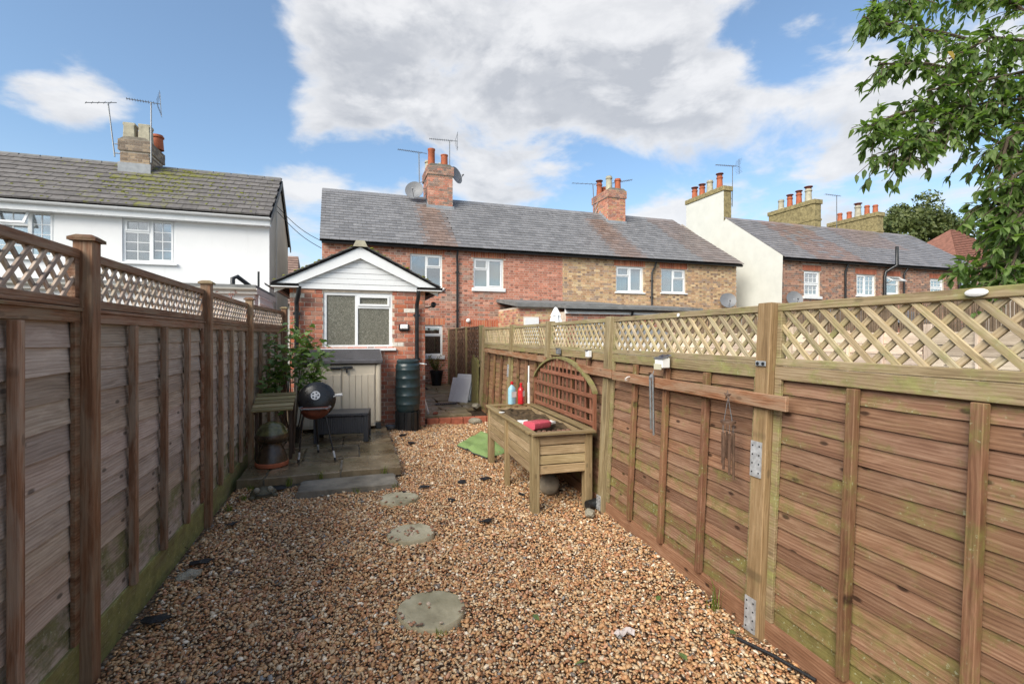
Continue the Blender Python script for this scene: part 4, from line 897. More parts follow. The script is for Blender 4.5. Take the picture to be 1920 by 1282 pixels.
for h in range(3):
    x0, x1 = TX[h], TX[h + 1]; t = thing('terraced_house', TL[h], 'house', ((x0 + x1) / 2, TY, 0), 'brick houses of the far right terrace')
    holes = [w[:4] for w in TW[h]]; m = MB(); holed(m, x0, x1, 0, TE, TY, holes, .1); m.quad((x0, TB, 0), (x1, TB, 0), (x1, TB, TE), (x0, TB, TE))
    if h == 2: m.add([(x1, TY, 0), (x1, TB, 0), (x1, TB, TE), (x1, TRY, TRZ - .05), (x1, TY, TE)], [(0, 1, 2, 3, 4)])
    wall = m.build('wall', 'mortar_grey', t)
    arch = [(w[0] - .07 - x0, w[1] + .07 - x0, w[3], w[3] + .225) for w in TW[h]]
    b = MB(); brick_face(b, (x0, TY, 0), (1, 0, 0), (0, -1, 0), brick_list(x1 - x0, TE, [(a - x0, c - x0, d, e) for a, c, d, e in holes] + arch), DARK + [(.32, .16, .1)], header_dark=.3)
    for a0, a1, c, d in arch:
        n = int((a1 - a0) / .075); brick_face(b, (x0, TY, 0), (1, 0, 0), (0, -1, 0), [(a0 + (a1 - a0) * i / n + .005, a0 + (a1 - a0) * (i + 1) / n - .005, c + .01, d - .005, 0) for i in range(n)], [(.38, .13, .075), (.33, .115, .07)])
    struct(b.build('wall_bricks', 'brick_many', wall), 'stuff')
    for k, w in enumerate(TW[h]): window(t, *w[:4], TY, w[4], w[5], sill=True, sillz=.1 if k == 0 and h == 0 else .05, fr=.06)
    ea, eb, ra, rb = (x0, TY - .2, TE - .1), (x1, TY - .2, TE - .1), (x0, TRY, TRZ), (x1, TRY, TRZ)
    m = MB(); m.add([Vector(q) - Vector((0, 0, .03)) for q in (ea, eb, rb, ra)] + [(x0, TB + .2, TE - .13), (x1, TB + .2, TE - .13)], [(0, 1, 2, 3), (3, 2, 5, 4)]); roof = m.build('roof', 'dark_void', t)
    slate_roof(roof, ea, eb, ra, rb, .19, .265, 'slate_one', 'slate_many', farslate, single=False)
    m = MB(); m.prism([(TRY - .12, TRZ - .07), (TRY, TRZ + .05), (TRY + .12, TRZ - .07)], 0, x0, x1); m.build('ridge_tiles', 'far_roof', roof)
    MB().box(x0, x1, TY - .06, TY - .005, TE - .14, TE - .02).build('fascia', 'black_plastic', t)
    gutter(t, (x0, TY - .16, TE - .13), (x1, TY - .16, TE - .13))
    zt = [8.0, 7.85, 7.6][h]; cx0 = [15.0, 19.98, 24.02][h]; y0 = [16.55, 16.42, 16.42][h]
    m = MB(); m.box(cx0 + (.015 if h == 0 else 0), cx0 + .42, y0, 18.95, 5.5, zt - .2); m.box(cx0 - .04, cx0 + .47, y0 - .05, 19.0, zt - .2, zt)
    ch = m.build('chimney', 'stone_stack', t, bevel=.012)
    if h == 0: MB().box(cx0 + .002, cx0 + .014, y0 + .0, 18.95, 5.5, zt - .21).build('stack_render', 'render_cream', ch)
    else: MB().box(cx0 - .02, cx0 + .44, y0 - .02, 18.9, zt - .95, zt - .86).build('string_course', 'stone_stack', ch)
    mo = MB()
    for i in range(60): r = random.uniform(.02, .06); mo.lathe([(r, 0), (r * .8, r * .4), (.002, r * .6)], 6, (cx0 + random.uniform(-.02, .44), random.uniform(y0, 18.9), zt - .005))
    struct(mo.build('moss', 'moss', ch, smooth=True), 'stuff')
    for q in TC[h]: pot(ch, q[0], q[1], zt, q[2], q[3], q[4], q[5])
    if h == 0:
        m = MB(); m.add([(15.0 - .01, TY, 0), (15 - .01, TB, 0), (15 - .01, TB, TE), (15 - .01, TRY, TRZ + .02), (15 - .01, TY - .12, TE)], [(0, 1, 2, 3, 4)]); m.build('gable_wall', 'render_cream', t)
        pipe(t, [(18.25, TY - .15, TE - .18), (18.2, TY - .07, TE - .45), (18.2, TY - .06, .1)], .04)
    if h == 1:
        pipe(t, [(20.72, TY - .3, 5.2), (20.72, TY - .3, 4.45), (20.4, TY - .08, 4.2), (20.35, TY - .08, 4.0), (20.35, TY - .08, .1)], .06, name='soil_pipe')
        pipe(t, [(21.6, TY - .15, TE - .18), (21.5, TY - .07, TE - .4), (21.5, TY - .06, .1)], .035)
        m = MB(); Mx = Matrix.Translation((20.9, TY + .02, 4.02)) @ Matrix.Rotation(R(-60), 4, 'X')
        for a in ((-.4, .4, -.02, .02, -.05, 0), (-.4, .4, -.02, .02, -.36, -.31), (-.4, -.35, -.02, .02, -.31, -.05), (.35, .4, -.02, .02, -.31, -.05)): m.box(*a, M=Mx)
        m.build('open_top_light', 'upvc', t)
    if h == 2:
        pipe(t, [(24.9, TY - .12, 5.0), (24.9, TY - .08, .1)], .06, name='soil_pipe')
        sl = (TRZ - TE + .1) / (TRY - TY + .2); z = lambda y: TE - .1 + (y - TY + .2) * sl + .05
        MB().add([(25.1, 15.1, z(15.1)), (25.8, 15.1, z(15.1)), (25.8, 16.0, z(16.0)), (25.1, 16.0, z(16.0)), (25.1, 15.1, z(15.1) - .05), (25.8, 15.1, z(15.1) - .05), (25.8, 16.0, z(16.) - .05), (25.1, 16.0, z(16.) - .05)], [(0, 1, 2, 3), (4, 7, 6, 5), (0, 4, 5, 1), (1, 5, 6, 2), (2, 6, 7, 3), (3, 7, 4, 0)]).build('rooflight', 'dish_grey', t)
aerial('television_aerial', 'aerial on a mast beside the cream gable chimney', (15.6, 16.7, 7.2), (15.62, 16.7, 8.95), (-1, .1, -.02), 11, 1.15, True, (15.42, 16.75, 7.3))
aerial('television_aerial', 'aerial on a mast between the two stone chimneys', (21.6, 16.6, 6.5), (21.6, 16.6, 8.2), (-1, 0, 0), 7, 1.0, False)
dish('grey satellite dish on the far right terrace beside the sash window', (15.4, 13.45, 2.98), (-.4, -1, .35), .29, (15.6, 13.7, 2.85))
# far buildings
def far_house(lab, x0, x1, y0, y1, ze, zr, hip, wm, rmat):
    t = thing('far_house', lab, 'house', ((x0 + x1) / 2, y0, 0)); m = MB(); m.box(x0, x1, y0, y1, 0, ze); m.build('wall', wm, t)
    yc = (y0 + y1) / 2; m = MB(); e = .25; m.add([(x0 - e, y0 - e, ze), (x1 + e, y0 - e, ze), (x1 + e, y1 + e, ze), (x0 - e, y1 + e, ze), (x0 + hip, yc, zr), (x1 - hip, yc, zr)], [(0, 1, 5, 4), (1, 2, 5), (2, 3, 4, 5), (3, 0, 4), (0, 3, 2, 1)]); rf = m.build('roof', rmat, t)
    rows = MB(); n = int((zr - ze) / .16)
    for k in range(n):
        f = k / n; g2 = (k + 1) / n
        a0 = Vector((x0 - e, y0 - e, ze)).lerp(Vector((x0 + hip, yc, zr)), f); b0 = Vector((x1 + e, y0 - e, ze)).lerp(Vector((x1 - hip, yc, zr)), f); a1 = Vector((x0 - e, y0 - e, ze)).lerp(Vector((x0 + hip, yc, zr)), g2); b1 = Vector((x1 + e, y0 - e, ze)).lerp(Vector((x1 - hip, yc, zr)), g2)
        up = Vector((0, -.03, .03)); rows.add([a0 + up, b0 + up, b1, a1, a0, b0], [(0, 1, 2, 3), (4, 5, 1, 0)])
    rows.build('tile_courses', rmat, rf); return t
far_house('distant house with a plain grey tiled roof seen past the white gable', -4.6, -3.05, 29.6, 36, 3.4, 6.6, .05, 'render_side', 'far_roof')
far_house('red tiled hipped roof house in front of the far trees', 36.6, 48, 20, 27, 5.4, 9.5, 5.4, 'mortar_grey', 'red_tile')

# ------------------------------------------------------------------ fences
WAVY = {}
def board_mesh(l, h, mat, k):
    key = (round(l, 2), round(h, 3), mat, k)
    if key in WAVY: return WAVY[key]
    n = 14; ph = random.uniform(0, 6); am = random.uniform(.002, .006)
    low = [am * math.sin(ph + 5 * i / n * (1 + k * .3)) + .5 * am * math.sin(ph * 2 + 13 * i / n) for i in range(n + 1)]
    vs = []
    for i in range(n + 1):
        x = -l / 2 + l * i / n; vs += [(x, -.017, -h / 2 + low[i]), (x, -.006, -h / 2 + low[i]), (x, .006, h / 2), (x, -.001, h / 2)]
    fs = [(0, 3, 2, 1), (4 * n, 4 * n + 1, 4 * n + 2, 4 * n + 3)]
    for i in range(n):
        for j in range(4): fs.append((4 * i + j, 4 * i + (j + 1) % 4, 4 * i + 4 + (j + 1) % 4, 4 * i + 4 + j))
    me = bpy.data.meshes.new('board'); me.from_pydata(vs, [], fs); bm = bmesh.new(); bm.from_mesh(me); bmesh.ops.recalc_face_normals(bm, faces=bm.faces); bm.to_mesh(me); bm.free()
    WAVY[key] = me; return me
def lattice(par, l, z0, z1, mat, pitch, w, th, cols, slope=1.0, front=1):
    """two layers of crossing diagonal laths clipped to the trellis frame"""
    h = z1 - z0; dx = h / slope
    for s, yy in ((front, -.007), (-front, .006)):
        n = int((l + dx) / pitch) + 1
        for i in range(n):
            xa = -dx + i * pitch + (pitch * .3 if s > 0 else 0); xb = xa + dx; za, zb = z0, z1
            if xa < 0: za = z0 + (0 - xa) * slope; xa = 0
            if xb > l: zb = z1 - (xb - l) * slope; xb = l
            if zb - za < .03: continue
            if s < 0: za, zb = z1 - (za - z0), z1 - (zb - z0)
            bar('slat', mat, par, (xa, yy, za), (xb, yy, zb), th, w, (0, 0, 1), .0015, tint(.2, cols + jit(.1), (1.22, 1.22, 1.18) if front < 0 else (1, 1, 1)))
def fence(name, label, pts, lean, spec):
    """posts at pts, a lapped panel and a trellis strip in every bay; garden side is to the right of the run"""
    p0 = Vector(pts[0]); root = thing(name, label, 'fence', tuple(p0)); S = spec
    for i in range(len(pts)):
        p = Vector(pts[i]); d = (Vector(pts[min(i + 1, len(pts) - 1)]) - Vector(pts[max(i - 1, 0)])).normalized(); nrm = Vector((0, 0, 1)).cross(d)
        top = S['post_h'] + jit(.012); up = (Vector((0, 0, 1)) + nrm * lean).normalized(); q = p - p0 + nrm * S['post_off']
        M = frame(q + up * (top / 2 - .04), up, nrm)
        po = link('fence_post', boxmesh(top + .08, S['pw'], S['pw'], .004, S['post']), S['post'], root, M, tint(.12, S['post_alg'], S.get('post_tint', [(1, 1, 1)] * 9)[i]))
        if S['cap']:
            c = MB(); c.box(-.054, .054, -.054, .054, 0, .014); c.add([(-.054, -.054, .014), (.054, -.054, .014), (.054, .054, .014), (-.054, .054, .014), (-.03, -.03, .03), (.03, -.03, .03), (.03, .03, .03), (-.03, .03, .03)], [(0, 1, 5, 4), (1, 2, 6, 5), (2, 3, 7, 6), (3, 0, 4, 7), (4, 5, 6, 7)])
            co = c.build('post_cap', 'wood_pale' if i % 2 else S['post'], po, local=True); co.matrix_local = M.inverted() @ frame(q + up * (top - .002), d, up); co.color = tint(.1, .5, (.7, .66, .6))
        if i == len(pts) - 1: break
        a = p - p0; b = Vector(pts[i + 1]) - p0; d = (b - a).normalized(); L = (b - a).length - S['pw']; nrm = Vector((0, 0, 1)).cross(d); up = (Vector((0, 0, 1)) + nrm * lean).normalized()
        org = a + d * S['pw'] / 2
        F = frame(org, d, up)
        # lapped panel: mesh of the part is its rail frame
        pz0, pz1 = S['pz']; m = MB(); yf = -.022
        m.box(.003, L - .003, -.024, -.004, pz1 - S['rail'], pz1); m.box(.003, L - .003, .012, .03, pz1 - S['rail'], pz1)
        if S.get('caprail'): m.box(0, L, -.034, .034, pz1, pz1 + .016)
        m.box(.004, .045, -.023, -.003, pz0, pz1 - S['rail']); m.box(L - .045, L - .004, -.023, -.003, pz0, pz1 - S['rail'])
        pan = m.build('fence_panel', S['frame'], root, bevel=.002, local=True); pan.matrix_local = F; pan.color = tint(.1, S['alg'] + .15, S['fr_tint']); WT[pan.name] = Vector((0, 0, 0))
        n = S['n']; ex = (pz1 - S['rail'] * .6 - pz0) / n
        for k in range(n):
            z = pz0 + ex * (k + .5); low = max(0, 1 - k / (n * .4))
            me = board_mesh(L - .01, ex + .03, S['board'], random.randint(0, 4))
            link('board', me, S['board'], pan, Matrix.Translation((L / 2, .012 + jit(.0015), z)) @ Matrix.Rotation(jit(.0025), 4, 'Y'), tint(.24, min(.95, S['alg'] + S['alglow'] * low + jit(.14)), S['bd_tint']))
        nb = S['nb']
        for k in range(nb):
            x = L * (k + 1) / (nb + 1) + jit(.01); bar('batten', S['batten'], pan, (x, -.03, pz0 - .005), (x + jit(.006), -.03, pz1 - S['rail'] - .004), .036, .042, (1, 0, 0), .003, tint(.18, S['alg'] + .1, S['ba_tint']))
            bar('batten', S['batten'], pan, (x, .026, pz0), (x, .026, pz1 - S['rail']), .03, .036, (1, 0, 0), .003, tint(.15, S['alg']))
        if S['gb']:
            bar('gravel_board', S['gboard'], pan, (.0, -.004, pz0 / 2 - .025), (L, -.004, pz0 / 2 - .025), .03, pz0 + .045, up=(0, 0, 1), color=tint(.1, S['gbalg'], S['gb_tint']))
        # trellis
        tz0, tz1 = S['tz']; r = S['trail']; m = MB(); m.box(0.002, L - .002, -.022, .022, tz1 - r, tz1); m.box(.002, L - .002, -.022, .022, tz0, tz0 + r); m.box(.003, r * .8, -.02, .02, tz0 + r, tz1 - r); m.box(L - r * .8, L - .003, -.02, .02, tz0 + r, tz1 - r)
        tr = m.build('trellis', S['tframe'], root, bevel=.003, local=True); tr.matrix_local = F; tr.color = tint(.1, S['alg'] + .1, S['tf_tint']); WT[tr.name] = Vector((0, 0, 0))
        lattice(tr, L, tz0 + r * .7, tz1 - r * .7, S['tslat'], S['pitch'], S['sw'], .012, S['alg'], S['tslope'], S.get('front', 1))
    return root
fence('garden_fence', 'left garden fence of grey lapped boards with red brown posts and trellis top', [(-1.2, -1.05, 0), (-1.2, .84, 0), (-1.2, 2.77, 0), (-1.2, 4.75, 0), (-1.19, 6.54, 0), (-1.03, 8.4, 0)], 0.0,
      dict(pw=.078, post_h=2.05, post_off=-.03, post='wood_stain', post_alg=.22, cap=True, pz=(.2, 1.715), rail=.05, caprail=True, frame='wood_stain', board='wood_grey', batten='wood_stain', alg=.2, alglow=.5, fr_tint=(1, 1, 1), bd_tint=(1, 1, 1), ba_tint=(1.2, 1.3, 1.35), n=13, nb=3,
           gb=True, gboard='wood_pale', gbalg=.8, gb_tint=(.6, .62, .5), tz=(1.735, 2.0), trail=.042, tframe='wood_stain', tslat='wood_grey', tf_tint=(1, 1, 1), pitch=.1, sw=.019, tslope=1.0, post_tint=[(1, 1, 1), (1, 1, 1), (1, 1, 1), (1, 1, 1), (1.6, 1.7, 1.6), (1, 1, 1)]))
RP = [(fence_x(y), y, 0) for y in (9.68, 7.42, 5.62, 3.92, 2.04, .1, -1.8)]
fence('garden_fence', 'right garden fence of brown algae-stained boards with pale diagonal trellis top', RP, .05,
      dict(pw=.098, post_h=1.79, post_off=-.01, post='wood_pale', post_alg=.35, cap=False, pz=(.11, 1.445), rail=.07, frame='wood_pale', board='wood_brown', batten='wood_brown', alg=.46, alglow=.3, fr_tint=(.85, .8, .72), bd_tint=(1, 1, 1), ba_tint=(.8, .72, .68), n=15, nb=3,
           gb=True, gboard='wood_brown', gbalg=.3, gb_tint=(1.25, 1.15, 1.05), tz=(1.447, 1.775), trail=.04, tframe='wood_pale', tslat='wood_pale', tf_tint=(.95, .92, .85), pitch=.105, sw=.026, tslope=.98, front=-1, post_tint=[(.8, .78, .7)] * 4 + [(.85, .72, .58)] * 3))
# planks screwed along the right fence
def fpt(y, z, out=.05):
    """a point on the garden face of the right fence"""
    return Vector((fence_x(y) + .05 * z - out, y - .0, z))
UPF = (.05, 0, 1)
for ya, yb, z, lab in ((1.84, 3.72, 1.262, 'brown plank screwed across the right fence, nearest one, with hanging chimes'), (3.75, 5.5, 1.27, 'brown plank across the right fence behind the arched trellis'), (5.55, 9.3, 1.315, 'long brown plank across the far bays of the right fence')):
    o = bar('fence_plank', 'wood_stain', None, fpt(ya, z, .082), fpt(yb, z + (.0 if yb < 4 else .02), .082), .022, .075, UPF, .003, tint(.1, .35, (1.25, 1.2, 1.1))); tag(o, lab, 'plank')
for y, z0, z1, lab in ((2.05, .845, 1.035, 'galvanised post repair plate halfway up the nearest right post'), (2.05, .02, .2, 'galvanised plate with screws at the foot of the nearest right post'), (3.93, .02, .15, 'small galvanised plate at the post foot behind the planter'), (7.42, .95, 1.15, 'grey metal plate on a far post of the right fence')):
    t = thing('post_plate', lab, 'plate', tuple(fpt(y, z0, .06)), 'metal repair plates on the right posts'); a = fpt(y, z0, .064); b = fpt(y, z1, .064); Mx = frame((a + b) / 2, b - a, (-1, 0, 0))
    pl = MB(); l = z1 - z0; pl.box(-l / 2, l / 2, -.036, .036, -.002, .004, M=Mx); pl.build('plate', 'galvanised', t)
    sc = MB()
    for i in range(4):
        for s in (-1, 1): sc.lathe([(.005, .004), (.004, .0065), (.001, .007)], 6, Mx @ Vector((-l / 2 + l * (i + .5) / 4, s * .022, 0)), Mx.to_3x3())
    struct(sc.build('screws', 'black_plastic', t), 'stuff')
t = thing('trellis_clip', 'small dark metal clip on the nearest right post below the trellis', 'clip', tuple(fpt(2.03, 1.45, .06))); m = MB(); a = fpt(2.04, 1.455, .065); m.box(a.x - .006, a.x, a.y - .035, a.y + .035, a.z - .014, a.z + .014); m.build('plate', 'lead', t, bevel=.004); m = MB()
for s in (-1, 1): m.lathe([(.01, 0), (.008, .004), (.001, .005)], 10, (a.x - .006, a.y + s * .018, a.z), Matrix.Rotation(R(-90), 3, 'Y'))
m.build('screws', 'black_plastic', t)
# woven fence along the passage
PW = [(2.60, 9.8, 0), (2.70, 11.5, 0), (2.79, 13.1, 0), (2.86, 14.55, 0)]
root = thing('woven_fence', 'dark woven slat fence along the passage beside the radiators', 'fence', PW[0])
for i in range(4):
    p = Vector(PW[i]); bar('fence_post', 'wood_pale', root, p + Vector((0, 0, -.02)), p + Vector((0, 0, 1.84)), .09, .09, (1, 0, 0), .004, tint(.1, .5, (.7, .7, .62)))
    if i == 3: break
    q = Vector(PW[i + 1]); d = (q - p).normalized(); L = (q - p).length; s = Vector((0, 0, 1)).cross(d)
    ns = 8
    for k in range(ns):
        c = p + d * (L * (k + .5) / ns); bar('upright', 'wood_dark', root, c + Vector((0, 0, .14)), c + Vector((0, 0, 1.8)), .028, .03, (1, 0, 0), .002, tint(.2, .3, (1.5, 1.4, 1.3)))
    for k in range(19):
        z = .17 + k * .087; m = MB(); n = 33; vs = []
        for j in range(n):
            f = j / (n - 1); off = .02 * math.sin(f * ns * math.pi + math.pi * (k % 2) - math.pi / 2 + math.pi / 2); b = p + d * L * f + s * off
            vs += [b + Vector((0, 0, z - .038)) - s * .003, b + Vector((0, 0, z + .038)) - s * .003, b + Vector((0, 0, z + .038)) + s * .003, b + Vector((0, 0, z - .038)) + s * .003]
        m.add(vs, [(4 * j + a, 4 * j + (a + 1) % 4, 4 * j + 4 + (a + 1) % 4, 4 * j + 4 + a) for j in range(n - 1) for a in range(4)]); o = m.build('woven_slat', 'wood_dark', root); o.color = tint(.25, .3, (1.5, 1.35, 1.25))
    bar('rail', 'wood_dark', root, p + Vector((0, 0, 1.81)), q + Vector((0, 0, 1.81)), .05, .035, color=tint(.1, .4, (1.5, 1.4, 1.3)))
root = thing('picket_boards', 'short upright algae-green boards where the right fence meets the woven fence', 'fence', (2.5, 9.7, 0))
for k in range(6):
    y = 9.75 + k * .13; h = [1.12, 1.16, 1.10, 1.15, 1.2, 1.12][k]; bar('board', 'wood_pale', root, (2.50 + .01 * k, y, .1), (2.51 + .01 * k, y, h), .018, .11, (0, 1, 0), .003, tint(.2, .75, (.75, .75, .6)))
bar('rail', 'wood_pale', root, (2.53, 9.7, 1.0), (2.59, 10.5, 1.0), .03, .06, color=tint(.1, .6, (.7, .7, .6)))

# ------------------------------------------------------------------ neighbour's garden beyond the right trellis
root = thing('neighbour_fence', 'grey weathered board fence in the next garden seen through the right trellis', 'fence', (6.6, 2.2, 0))
for i in range(5):
    y0 = 2.0 + i * 1.9; bar('fence_post', 'wood_grey', root, (6.6, y0, -.02), (6.6, y0, 1.75), .09, .09, (1, 0, 0), .004, tint(.1, .3, (1.5, 1.5, 1.45)))
    if i == 4: break
    for k in range(12): bar('board', 'wood_grey', root, (6.55 + jit(.004), y0 + .05, .15 + k * .13), (6.55 + jit(.004), y0 + 1.85, .15 + k * .13), .014, .145, (.06, 0, 1), .002, tint(.22, .25, (1.75, 1.75, 1.7)))
    for yb in (.5, .95, 1.4): bar('batten', 'wood_grey', root, (6.525, y0 + yb, .1), (6.525, y0 + yb, 1.68), .03, .035, (1, 0, 0), .002, tint(.15, .3, (2.1, 2.1, 2)))
m = MB()
for i in range(1100):
    y = 2.5 + i * .0065; x = 6.85 + jit(.02); h = 2.02 + .06 * (y - 2.5) * .2 + jit(.05); m.tube([(x, y, .0), (x + jit(.015), y + jit(.015), h)], .005, 4, False)
o = m.build('reed_screen', 'reed'); struct(o, 'stuff'); tag(o, 'brown reed screening behind the grey neighbour fence', 'screen')
t = thing('outbuilding', 'low brick outbuilding with a sloping slate roof beyond the right trellis', 'outbuilding', (15.5, 10.5, 0))
m = MB(); holed(m, 13.2, 18.6, 0, 2.0, 10.4, [], .1); m.quad((13.2, 10.4, 0), (13.2, 12.4, 0), (13.2, 12.4, 2.0), (13.2, 10.4, 2.0)); wl = m.build('wall', 'mortar', t); b = MB(); brick_face(b, (13.2, 10.4, 0), (1, 0, 0), (0, -1, 0), brick_list(5.4, 2.0, []), RED + MIX); struct(b.build('wall_bricks', 'brick_many', wl), 'stuff')
rf = MB().add([(13.1, 10.25, 1.98), (18.7, 10.25, 1.98), (18.7, 11.7, 2.46), (13.1, 11.7, 2.46)], [(0, 1, 2, 3)]).build('roof', 'dark_void', t)
slate_roof(rf, (13.1, 10.25, 1.99), (18.7, 10.25, 1.99), (13.1, 11.7, 2.47), (18.7, 11.7, 2.47), .2, .3, 'slate_one', 'slate_many', lambda c: (.19 * random.uniform(.8, 1.2),) * 3 + (.2,), single=False)
o = thing('metal_garden_shed', 'pale garden shed beyond the middle of the right trellis', 'shed', (6.2, 8.3, 0)); m = MB(); m.box(5.0, 6.3, 8.6, 10.0, 0, 1.65); m.build('wall', 'label_white', o); MB().prism([(8.5, 1.64), (10.1, 1.64), (9.3, 1.86)], 0, 4.92, 6.38).build('roof', 'grey_felt', o)
for k in range(8): MB().box(5.04 + k * .16, 5.06 + k * .16, 8.585, 8.6, .05, 1.6).build('panel_rib', 'label_white', o)
t = thing('wheel_ornament', 'round rusty metal wheel ornament on the brick outbuilding', 'ornament', (15.2, 10.36, 1.4))
m = MB(); cw = Vector((15.2, 10.36, 1.72))
for rr in (.33, .2): m.tube([cw + Vector((rr * math.cos(a * .2618), 0, rr * math.sin(a * .2618))) for a in range(25)], .016, 5, False)
for a in range(8): m.tube([cw, cw + Vector((.33 * math.cos(a * .785), 0, .33 * math.sin(a * .785)))], .01, 4)
m.build('wheel', 'rust', t)
t = thing('folded_parasol', 'folded white parasol standing beyond the right trellis', 'parasol', (5.0, 11.4, 0))
MB().tube([(5.0, 11.4, -.05), (5.0, 11.4, 2.3)], .025, 8).build('pole', 'aerial_metal', t); m = MB(); n = 16; prof = [(.17, 1.5), (.16, 1.95), (.11, 2.12), (.13, 2.13), (.04, 2.33), (.005, 2.36)]
vs = [(5.0 + r * (1 + .16 * math.cos(k * 3.1416)) * math.cos(k * 6.283 / n), 11.4 + r * (1 + .16 * math.cos(k * 3.1416)) * math.sin(k * 6.283 / n), z) for r, z in prof for k in range(n)]
m.add(vs, [(i * n + k, i * n + (k + 1) % n, (i + 1) * n + (k + 1) % n, (i + 1) * n + k) for i in range(len(prof) - 1) for k in range(n)]); m.build('canopy', 'parasol', t)

# ------------------------------------------------------------------ things on the right fence
t = thing('solar_light', 'small solar light with a dark blue panel on the right fence rail', 'lamp', tuple(fpt(2.95, 1.37, .06)))
c = fpt(2.95, 1.42, .09); Mx = Matrix.Translation(c) @ Matrix.Rotation(R(-90), 4, 'Z') @ Matrix.Rotation(R(0), 4, 'X')
MB().box(-.045, .045, -.035, .035, -.045, .03, M=Mx).build('body', 'label_white', t, bevel=.006); Mp = Mx @ Matrix.Translation((0, 0, .034)) @ Matrix.Rotation(R(18), 4, 'X')
MB().box(-.05, .05, -.042, .042, -.004, .004, M=Mp).build('frame', 'dish_grey', t); MB().box(-.042, .042, -.034, .034, .004, .007, M=Mp).build('panel', 'solar_panel', t); MB().box(-.04, .04, -.044, -.036, -.055, -.015, M=Mx).build('lens', 'blind', t)
for y, lab in ((4.3, 'small white solar light on the right fence above the planter'), (5.15, 'tiny dark solar light on the right fence, farther of two')):
    t = thing('fence_light', lab, 'lamp', tuple(fpt(y, 1.4, .05))); c = fpt(y, 1.43, .065); MB().box(c.x - .02, c.x + .025, c.y - .03, c.y + .03, c.z - .035, c.z + .03).build('body', 'label_white' if y < 5 else 'dish_grey', t, bevel=.006); MB().box(c.x - .03, c.x + .02, c.y - .025, c.y + .025, c.z + .031, c.z + .038).build('panel', 'solar_panel', t)
t = thing('tube_chime', 'hanging bundle of long silver metal tubes on the fence plank', 'wind chime', tuple(fpt(3.03, 1.31, .1)))
c = fpt(3.03, 1.3, .115)
for k, (dx, dy, l) in enumerate(((0, 0, .42), (.012, .014, .40), (-.004, .028, .38))): MB().tube([c + Vector((dx, dy, .0)), c + Vector((dx, dy - .012, -l))], .0075, 8).build('tube', 'chime_metal', t)
m = MB(); m.tube([c + Vector((0, .012, 0)), c + Vector((.02, .012, .05))], .003, 5); m.lathe([(.018, 0), (.02, .01), (.01, .025), (.002, .03)], 8, c + Vector((0, .012, -.005))); m.build('hanger', 'dish_grey', t)
t = thing('wooden_wind_chime', 'dark wooden wind chime with short tubes and a star hanging from the plank', 'wind chime', tuple(fpt(2.19, 1.25, .13)))
c = fpt(2.19, 1.12, .14); MB().lathe([(.04, -.006), (.042, 0), (.04, .008), (.01, .01)], 14, c).build('disc', 'chime_wood', t, smooth=True)
m = MB(); tp = c + Vector((.0, 0, .14))
for k in range(4): m.tube([c + Vector((.03 * math.cos(k * 1.57), .03 * math.sin(k * 1.57), .005)), tp], .0012, 4)
for k in range(6): a = k * 1.047; m.tube([c + Vector((.032 * math.cos(a), .032 * math.sin(a), 0)), c + Vector((.03 * math.cos(a), .03 * math.sin(a), -.07))], .001, 4)
m.build('strings', 'dish_grey', t)
for k in range(6): a = k * 1.047; p = c + Vector((.03 * math.cos(a), .03 * math.sin(a), -.06)); MB().tube([p, p + Vector((jit(.004), jit(.004), -.12 - .028 * k))], .0065, 8).build('tube', 'chime_wood', t)
m = MB()
for k in range(10):
    r0 = .034 if k % 2 == 0 else .014; m.v.append((tp.x - .004, tp.y + r0 * math.sin(k * .628), tp.z + .01 + r0 * math.cos(k * .628)))
m.v += [(tp.x - .014, tp.y, tp.z + .01), (tp.x + .006, tp.y, tp.z + .01)]; m.f += [(k, (k + 1) % 10, 10) for k in range(10)] + [((k + 1) % 10, k, 11) for k in range(10)]; m.build('star', 'chime_wood', t)
for y, z, ry, rz, lab in ((1.09, 1.755, .034, .014, 'white oval plaque on the trellis top rail'), (2.86, 1.752, .013, .013, 'small round white disc on the trellis top rail')):
    c = fpt(y, z, .033); o = MB().lathe([(.001, .003), (ry * .95, .003), (ry, .002), (ry, -.002), (.001, -.002)], 24, (0, 0, 0)).build('plaque', 'label_white', smooth=True); o.matrix_local = Matrix.Translation(c) @ Matrix.Rotation(R(-90), 4, 'Y') @ Matrix.Scale(rz / ry, 4, (1, 0, 0)); tag(o, lab, 'plaque')
c = fpt(3.4, 1.275, .095); tag(MB().tube([c, c + Vector((-.02, 0, .0)), c + Vector((-.035, .01, -.015)), c + Vector((-.03, .02, -.03)), c + Vector((-.015, .02, -.028))], .004, 6).build('cup_hook', 'label_white'), 'white cup hook screwed into the fence plank', 'hook')

